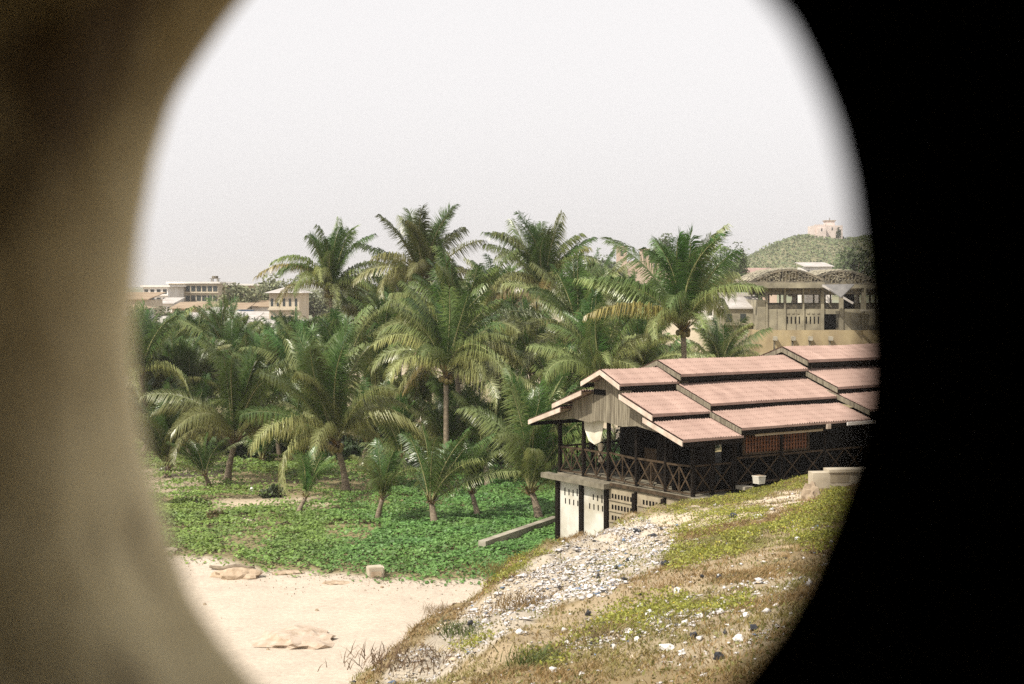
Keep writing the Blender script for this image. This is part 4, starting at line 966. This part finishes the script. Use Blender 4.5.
# ------------------------------------------------------------------ ruined hall behind the house
def ruin():
    D = 116.0; k = D/FPX; X = lambda p: (p-512)*k; Zf = lambda y: EYE-(y-HOR)*k
    root = empty('ruined_hall', (X(815), D, 0), 0, label='ruined concrete hall with broken tiled roof and open storey behind the house', cat='building')
    ox = X(815); x = lambda p: X(p)-ox; zb = min(gz(X(770), D), gz(X(860), D))-.5
    def B(n, m, p0, p1, y0, y1, d0, d1, par=root): return MB().box(x(p0), x(p1), d0, d1, Zf(y1), Zf(y0)).build(n, M[m], par)
    # base wall
    MB().box(x(752), x(960), -.6, 9, zb, Zf(330)).build('base_wall', M['ruinbase'], root)
    # middle wall with a hole
    B('wall', 'ruin', 765, 822.5, 309, 329.9, -.3, .0); B('wall', 'ruin', 838.5, 960, 309, 329.9, -.3, .0); B('wall', 'ruin', 822.6, 838.4, 309, 314, -.28, -.02)
    B('broken_opening', 'black', 822.6, 838.4, 314.1, 329.8, .9, 1.0)
    B('side_wall', 'ruin', 757, 764.9, 300, 329.9, -.3, 8)
    sl = MB()
    for p in list(range(786, 802, 4))+list(range(805, 821, 4)): sl.box(x(p), x(p+1.1), -.32, -.302, Zf(323.5), Zf(316.5))
    sl.build('wall_slit', M['black'], root)
    sl = MB()
    for p in range(786, 820, 5): sl.box(x(p), x(p+2.5), -.36, -.302, Zf(313.6), Zf(312.3))
    sl.build('block_ledge', M['ruin'], root)
    st = MB()
    for p in (776, 795): st.box(x(p), x(p+.7), -.315, -.303, Zf(329.5), Zf(309.5))
    st.build('rain_stain', M['oldtile'], root)
    for p in (773, 791, 808, 828):
        MB().box(x(p-1.6), x(p+1.6), -1.3, -.601, Zf(340), Zf(336)).build('drain_spout', M['concrete'], root)
        MB().box(x(p-1.0), x(p+1.0), -.606, -.602, Zf(352), Zf(340.2)).build('spout_stain', M['oldtile'], root)
    # columns of the open storey
    for p, w in ((766, 1.6), (784, 1.6), (802.5, 1.6), (821.5, 3), (840.5, 3.6), (861.5, 2), (885, 2), (910, 2)):
        B('column', 'ruin', p-w/2, p+w/2, 288.2, 329.95, -.42, -.301)
        B('column', 'ruin', p-w/2, p+w/2, 288.2, 308.9, -.30, -.05)
    B('beam', 'oldtile', 765, 822, 304.5, 308.9, -.2, 0); B('lintel', 'oldtile', 765, 940, 288.3, 294, -.25, 0.05)
    rr0 = random.Random(9)
    # rear wall with tall window openings (light comes through)
    for p in range(767, 940, 6):
        if rr0.random() < .3: continue
        B('mullion', 'oldtile', p, p+1.4, 294, 309, 7.6, 7.8)
    B('rear_beam', 'oldtile', 765, 940, 285, 295.5, 7.5, 8); B('rear_wall', 'ruin', 765, 940, 304, 330, 7.5, 8)
    B('dark_bay', 'black', 846, 859, 294, 309, 1.5, 1.6)
    # eaves band
    B('eaves_band', 'ruin', 740, 822, 282.5, 288.1, -1.1, -.45)
    B('upper_slab', 'ruin', 825.5, 960, 284.5, 288.1, -.6, -.45)
    # bowed, half stripped tile roof with gaps: ribs plus ragged tiles
    rr = random.Random(3)
    def bow(p0, p1, yb, yt, off):
        fr = MB(); n = 24; arc = lambda t: (x(p0+(p1-p0)*t), Zf(yb-(yb-yt)*math.sin(math.pi*t)))
        for r_, dd in enumerate((-.9+off, 1.5+off, 4+off, 6.5+off, 8.6+off)):
            for i in range(n):
                a, b = arc(i/n), arc((i+1)/n); fr.bar((a[0], dd, a[1]), (b[0], dd, b[1]), .12, .16)
            for i in range(1, n):
                a = arc(i/n); fr.bar((a[0], dd, Zf(yb)), (a[0], dd, a[1]), .07)
            fr.bar((x(p0), dd, Zf(yb)), (x(p1), dd, Zf(yb)), .15)
        for i in range(0, n+1):
            a = arc(i/n); fr.bar((a[0], -.9+off, a[1]), (a[0], 8.6+off, a[1]), .08)
        fr.build('roof_truss', M['oldtile'], root)
        gp = [(x(p0), Zf(yb)-.02)]+[(arc(i/n)[0], arc(i/n)[1]-.05) for i in range(1, n)]+[(x(p1), Zf(yb)-.02)]
        gf = MB(); gf.prism(gp, lambda a, b: (a, -.80+off, b), lambda a, b: (a, -.70+off, b)); gf.build('gable_face', M['rubble'], root)
        tl = MB()
        for i in range(n*2):
            for j in range(18):
                if rr.random() < .2: continue
                a, b = arc(i/n/2), arc((i+1)/n/2); d0 = -.9+off+j*.53
                z = .10+rr.uniform(-.04, .08)
                tl.quad((a[0], d0, a[1]+z), (b[0]+.03, d0, b[1]+z+.04), (b[0]+.03, d0+.5, b[1]+z+.06), (a[0], d0+.5, a[1]+z))
        # loose tiles filling the gable face
        for i in range(n):
            a = arc((i+.5)/n); zz = Zf(yb)+.1
            while zz < a[1]-.1:
                ex = rr.uniform(-.1, .1)
                if rr.random() < .5: tl.box(a[0]+ex-.07, a[0]+ex+.07, -.98+off, -.95+off, zz, zz+.07)
                zz += .11
        tl.build('roof_tile', M['ruin'], root)
    bow(749, 825, 282.3, 270, 0); bow(808, 890, 283.8, 271, 3.2)
    # fallen metal sheet and its pale edge
    s = MB(); s.quad((x(818.5), -1.4, Zf(284.5)), (x(850), -1.6, Zf(284)), (x(838), -2.2, Zf(294)), (x(834), -2.4, Zf(297)))
    s.quad((x(818.5), -1.4, Zf(284.5)-.06), (x(834), -2.4, Zf(297)-.06), (x(838), -2.2, Zf(294)-.06), (x(850), -1.6, Zf(284)-.06)); s.build('fallen_sheet', M['sheet'], root, fix=False)
    MB().bar((x(818.5), -1.45, Zf(285.4)), (x(846), -2.5, Zf(303)), .16, .16).build('fallen_batten', M['palesheet'], root)
    B('pole', 'ruin', 860, 862, 285, 310, -1.4, -1.25); B('pole_foot', 'concrete', 857, 868, 309, 311, -1.6, -1.0)
    return root
ruin()
def bx(name, label, cat, px0, px1, y0, y1, d, dep, wall, roof=None, rows=0, cols=0, kind='flat', group=None, winm='glass', rot=0, ww=.6, wh=.5, over=.4):
    """town building seen at those pixels d metres away, with windows, slab bands and a roof"""
    k = d/FPX; X0, X1 = (px0-512)*k, (px1-512)*k; zt = EYE-(y0-HOR)*k; xm = (X0+X1)/2; w = (X1-X0)/2; g = gz(xm, d)
    zb = EYE-(y1-HOR)*k; zb = min(zb, g)-.3
    root = empty(name, (xm, d, zb), rot, label=label, cat=cat, group=group); H = zt-zb; hv = zt-(EYE-(y1-HOR)*k)
    MB().box(-w, w, 0, dep, 0, H).build('wall', M[wall], root)
    if rows:
        fh = hv/rows
        for r in range(rows):
            for c in range(cols):
                cx = -w+2*w*(c+.5)/cols; ww_ = 2*w/cols*ww/2; z = H-fh*(r+.55); f = MB().box(cx-ww_, cx+ww_, -.03, .02, z-fh*wh/2, z+fh*wh/2).build('window', M[winm], root)
            MB().box(-w-.1, w+.1, -.35, -.001, H-fh*(r+1)-.02, H-fh*(r+1)+.22).build('floor_band', M[wall], root)
    if kind == 'flat': MB().box(-w-over, w+over, -over, dep+over, H+.002, H+.3).build('roof', M[roof or wall], root)
    elif kind == 'shed': 
        s = MB(); s.prism([(-over, H-.0), (dep+over, H+.9), (dep+over, H+1.0), (-over, H+.12)], lambda y, z: (-w-over, y, z+.01), lambda y, z: (w+over, y, z+.01)); s.build('roof', M[roof or wall], root)
    elif kind == 'hip':
        s = MB(); a = [(-w-over, -over, H+.01), (w+over, -over, H+.01), (w+over, dep+over, H+.01), (-w-over, dep+over, H+.01)]; i = min(w, dep/2)*.9; b = [(-w+i, dep/2, H+i*.5), (w-i, dep/2, H+i*.5)]
        s.v = a+b; s.f = [(0, 1, 5, 4), (1, 2, 5), (2, 3, 4, 5), (3, 0, 4), (3, 2, 1, 0)]; s.build('roof', M[roof or wall], root)
    return root
# ------------------------------------------------------------------ town beyond the palms, left
bx('town_block', 'white two storey block left of the long ochre building', 'building', 143, 168, 287, 304, 240, 12, 'plaster', None, 2, 4, wh=.55)
tb = bx('town_block', 'long ochre three storey building with a water tank tower on its roof', 'building', 168.6, 218, 283.5, 312, 252, 14, 'ochre', 'plaster', 3, 9, ww=.78, wh=.58)
t = MB(); kk = 252/FPX
for dx in (-.7, .7):
    for dy in (2, 3.4): t.box(6.0+dx-.1, 6.0+dx+.1, dy-.1, dy+.1, 0, 1.0)
tw = t.build('tank_tower', M['concrete'], tb); tw.scale = (.75, 1, .55); tw.location.x = -1.2; tw.location.z = EYE-(283.5-HOR)*kk-tb.location.z+.3
tk = MB().box(4.9, 7.1, 1.7, 3.7, 1.0, 1.12).tube([(6, 2.7, 1.12), (6, 2.7, 1.9)], .75, 12).build('water_tank', M['oldtile'], tw)
bx('town_block', 'lower ochre wing with wide flat roof right of the long building', 'building', 219, 256, 285.5, 312, 258, 12, 'ochre', 'plaster', 3, 6, ww=.6, over=.8)
bx('town_house', 'pale two storey house with hip roof left of the slender palm', 'house', 269, 299, 293, 327, 185, 9, 'ochre', 'palesheet', 2, 5, 'hip', ww=.4, wh=.45, over=.6)
bx('town_house', 'low ochre house with rusty roof at the left rim of the opening', 'house', 112, 146, 300, 325, 190, 9, 'ochre', 'rustroof', 1, 3, 'shed', ww=.4, wh=.3)
bx('town_shed', 'small pale house with gabled end just below the rusty roofed one', 'shed', 118, 139, 309, 335, 165, 7, 'plaster', 'rustroof', 1, 2, 'hip', ww=.45, wh=.35)
SH = [(172, 216, 309, 318, 222, 'ochre', 'rustroof', 'long rusty roofed shed under the long ochre building'), (226, 244, 310, 320, 212, 'ochre', 'rustroof', 'rusty roofed shed left of the blue container'),
 (252, 272, 307, 320, 220, 'plaster', 'rustroof', 'pale shed with brown roof right of the blue container'), (204, 219, 315, 325, 196, 'plaster', 'palesheet', 'small white kiosk in front of the rusty sheds'),
 (180, 250, 322, 336, 172, 'ochre', 'palesheet', 'wide low shed with pale flat roof nearest the palms'), (215, 290, 320, 336, 186, 'plaster', 'palesheet', 'long low shed with white roof beneath the pale house'),
 (145, 182, 326, 340, 165, 'plaster', 'palesheet', 'white low shed left of the wide flat one'), (190, 232, 331, 345, 150, 'plaster', 'sheet', 'low grey roofed hut just above the palm tops'), (240, 300, 331, 347, 148, 'plaster', 'palesheet', 'white walled hut just above the palm tops at the right'),
 (305, 345, 334, 350, 150, 'plaster', 'palesheet', 'white walled hut seen behind the slender palm trunk'), (158, 172, 304, 312, 232, 'plaster', 'palesheet', 'tiny white hut under the white two storey block')]
for p0, p1, y0, y1, d, w, r, lab in SH: bx('town_shed', lab, 'shed', p0, p1, y0, y1, d, 7, w, r, 1, max(2, int((p1-p0)/9)), 'shed', ww=.35, wh=.35)
# blue container with ribs
kk = 205/FPX; q = Vector(((245-512)*kk, 205, 0)); q.z = EYE-(317-HOR)*kk-.6
bc = empty('blue_container', q, .1, label='blue cargo container among the rusty sheds', cat='container'); MB().box(-1.1, 1.1, 0, 2.4, 0, 1.6).build('container_body', M['blue'], bc)
rb = MB(); [rb.box(-1.0+i*.2, -.92+i*.2, -.05, -.002, .1, 1.5) for i in range(10)]; rb.build('side_rib', M['blue'], bc); MB().box(-1.15, 1.15, -.06, 2.45, 1.602, 1.68).build('roof', M['sheet'], bc)
g0 = gz(-40, 140)
TREES = [(314, 297, 240, 8, 6, 'hazy tree right of the pale hip roofed house'), (333, 294, 255, 10, 7, 'large hazy tree behind the slender palm trunk'), (352, 298, 245, 9, 6, 'hazy tree right behind the slender palm crown'), (206, 318, 215, 5, 3, 'small hazy tree beside the white kiosk'), (245, 293, 225, 9, 5, 'hazy round tree in front of the lower ochre wing'), (267, 288, 230, 10, 6.5, 'large hazy round tree right of the ochre wing'), (287, 290, 236, 7, 5, 'hazy tree touching the pale hip roofed house'), (160, 318, 180, 6, 3.5, 'grey green tree at the left in front of the town'), (183, 318, 190, 4, 2.8, 'small round tree beside the long rusty shed'), (150, 331, 150, 5, 3.0, 'pale scrubby tree at the left behind the palms'), (232, 302, 235, 6, 4, 'low hazy tree between the sheds and the ochre wing'), (172, 337, 140, 4.5, 2.4, 'pale shrub tree just behind the back row of palms')]
def tree(px, yc, d, w, h, label, col=(.15, .16, .085), n=2600, grp='trees in the town'):
    c = at(px, yc, d); g = gz(c.x, c.y); tr = max(.2, c.z-h/2-g)
    bush('round_tree', c.x, c.y, w, h, col, label, 'tree', n, grp, leaf=w*.055, trunk=tr, m='far_leaf')
for t_ in TREES: tree(*t_)
# castle ruin and trees in the middle distance
def castle():
    D = 335; k = D/FPX; X = lambda p: (p-512)*k; Zf = lambda y: EYE-(y-HOR)*k; r = empty('castle', (X(640), D, 0), label='distant pink stone castle with two square towers above the palms', cat='castle'); o = X(640)
    zb = gz(o, D)-1
    def tower(p0, p1, yt):
        t = MB().box(X(p0)-o, X(p1)-o, 0, 2.6, zb, Zf(yt)).build('tower', M['pinkstone'], r)
        MB().box(X(p0)-o-.25, X(p1)-o+.25, -.25, 2.85, Zf(yt)+.003, Zf(yt)+.22).build('cornice', M['pinkstone'], t)
        MB().box((X(p0)+X(p1))/2-o-.35, (X(p0)+X(p1))/2-o+.35, -.02, .02, Zf(yt+9), Zf(yt+3.5)).build('window', M['glass'], t)
    tower(617, 627, 247); tower(640.5, 649, 249.5)
    MB().box(X(627.1)-o, X(640.4)-o, .3, 2.4, zb, Zf(262)).build('wall', M['pinkstone'], r); MB().box(X(649.1)-o, X(676)-o, -1, 8, zb, Zf(258)).build('wall', M['pinkstone'], r); MB().box(X(618)-o, X(664)-o, -4, -1.2, zb, Zf(274)).build('lower_wall', M['pinkstone'], r)
    w = MB(); [w.box(X(653+i*6)-o, X(655+i*6)-o, -1.03, -.98, Zf(268), Zf(264)) for i in range(4)]; w.build('window', M['glass'], r)
    g = MB(); [g.box(X(629+i*2.6)-o, X(630.3+i*2.6)-o, .3, 2.4, Zf(262)+.002, Zf(260.5)) for i in range(5)]; g.build('battlement', M['pinkstone'], r)
castle()
for t_ in [(606, 268, 300, 12, 8, 'hazy tree at the left foot of the pink castle'), (662, 246, 300, 9, 7, 'hazy tree rising behind the fan palm leaves'), (736, 253, 230, 6, 8, 'tall hazy tree right of the fan palm'), (727, 268, 225, 8, 6, 'bushy hazy tree below the tall one right of the fan palm'), (748, 284, 160, 6, 4, 'pale green tree left of the ruined hall'), (715, 292, 180, 9, 5, 'spreading hazy tree behind the fan palm at right'), (592, 282, 250, 12, 6, 'hazy tree left behind the dark upright palm'), (790, 275, 260, 18, 4, 'row tree on rising ground behind the ruined hall'), (855, 262, 330, 16, 9, 'green tree at the foot of the hill beside the dark rim')]:
    tree(*t_, col=(.085, .11, .045), grp='trees on the rising ground')
bx('pink_roof_house', 'house with pink roof at the foot of the hill', 'house', 744, 777, 273, 282, 250, 8, 'pinkstone', 'tile', 1, 5, 'shed', ww=.4)
bx('white_roof_house', 'white roofed house behind the ruined hall below the hill', 'house', 806, 832, 267, 278, 265, 8, 'plaster', 'palesheet', 1, 5, 'shed', ww=.4)
bx('pale_house', 'pale flat roofed house between the fan palm and the ruined hall', 'house', 704, 750, 296, 320, 140, 6, 'plaster', 'palesheet', 1, 4, 'flat', ww=.4)
bx('tin_shed', 'low shed with pale tin roof against the left end of the ruined hall', 'shed', 722, 764, 309, 325, 118, 5, 'ruin', 'palesheet', 1, 3, 'shed', ww=.4, over=.2)
# fort on the hill
def hillfort():
    D = 722; k = D/FPX; X = lambda p: (p-512)*k; Zf = lambda y: EYE-(y-HOR)*k; o = X(826); r = empty('hill_fort', (o, D-8, 0), label='small whitewashed fort with a turret on the hilltop', cat='fort'); zb = float(hill_h(np.array([o]), np.array([D-8.]))[0])-2
    MB().box(X(811)-o, X(839)-o, 0, 16, zb, Zf(226)).build('wall', M['pinkwash'], r); MB().box(X(813)-o, X(822)-o, -1.5, -.01, zb, Zf(229)).build('bastion', M['pinkwash'], r)
    t = MB().box(X(824)-o, X(833)-o, 4, 9, Zf(226)+.01, Zf(221.5)).build('turret', M['pinkwash'], r); MB().box(X(823)-o, X(834)-o, 3.6, 9.4, Zf(221.5)+.01, Zf(220.6)).build('roof', M['rustroof'], t)
    MB().box(X(828)-o, X(828.6)-o, 5, 5.3, Zf(220.6)+.02, Zf(218)).build('flagpole', M['bark'], t)
    g = MB(); [g.box(X(811.5+i*2)-o, X(812.7+i*2)-o, .0, .6, Zf(226)+.01, Zf(225)) for i in range(6)]; g.build('battlement', M['pinkwash'], r)
    for p, y0, y1 in ((817, 229, 232), (828, 228, 231), (834, 228, 231)): MB().box(X(p)-o, X(p+1.3)-o, -.04, .02, Zf(y1), Zf(y0)).build('window', M['glass'], r) if p > 822 else MB().box(X(p)-o, X(p+1.3)-o, -1.54, -1.501, Zf(y1), Zf(y0)).build('window', M['glass'], r)
    c = at(838.5, 229, D-14); z = float(hill_h(np.array([c.x]), np.array([c.y]))[0])
    bush('round_tree', c.x, c.y, 4, 6, (.06, .075, .03), 'single dark tree beside the fort on the hilltop', 'tree', 500, None, leaf=.6, z0=z-.5, trunk=1.5, m='far_leaf')
hillfort()
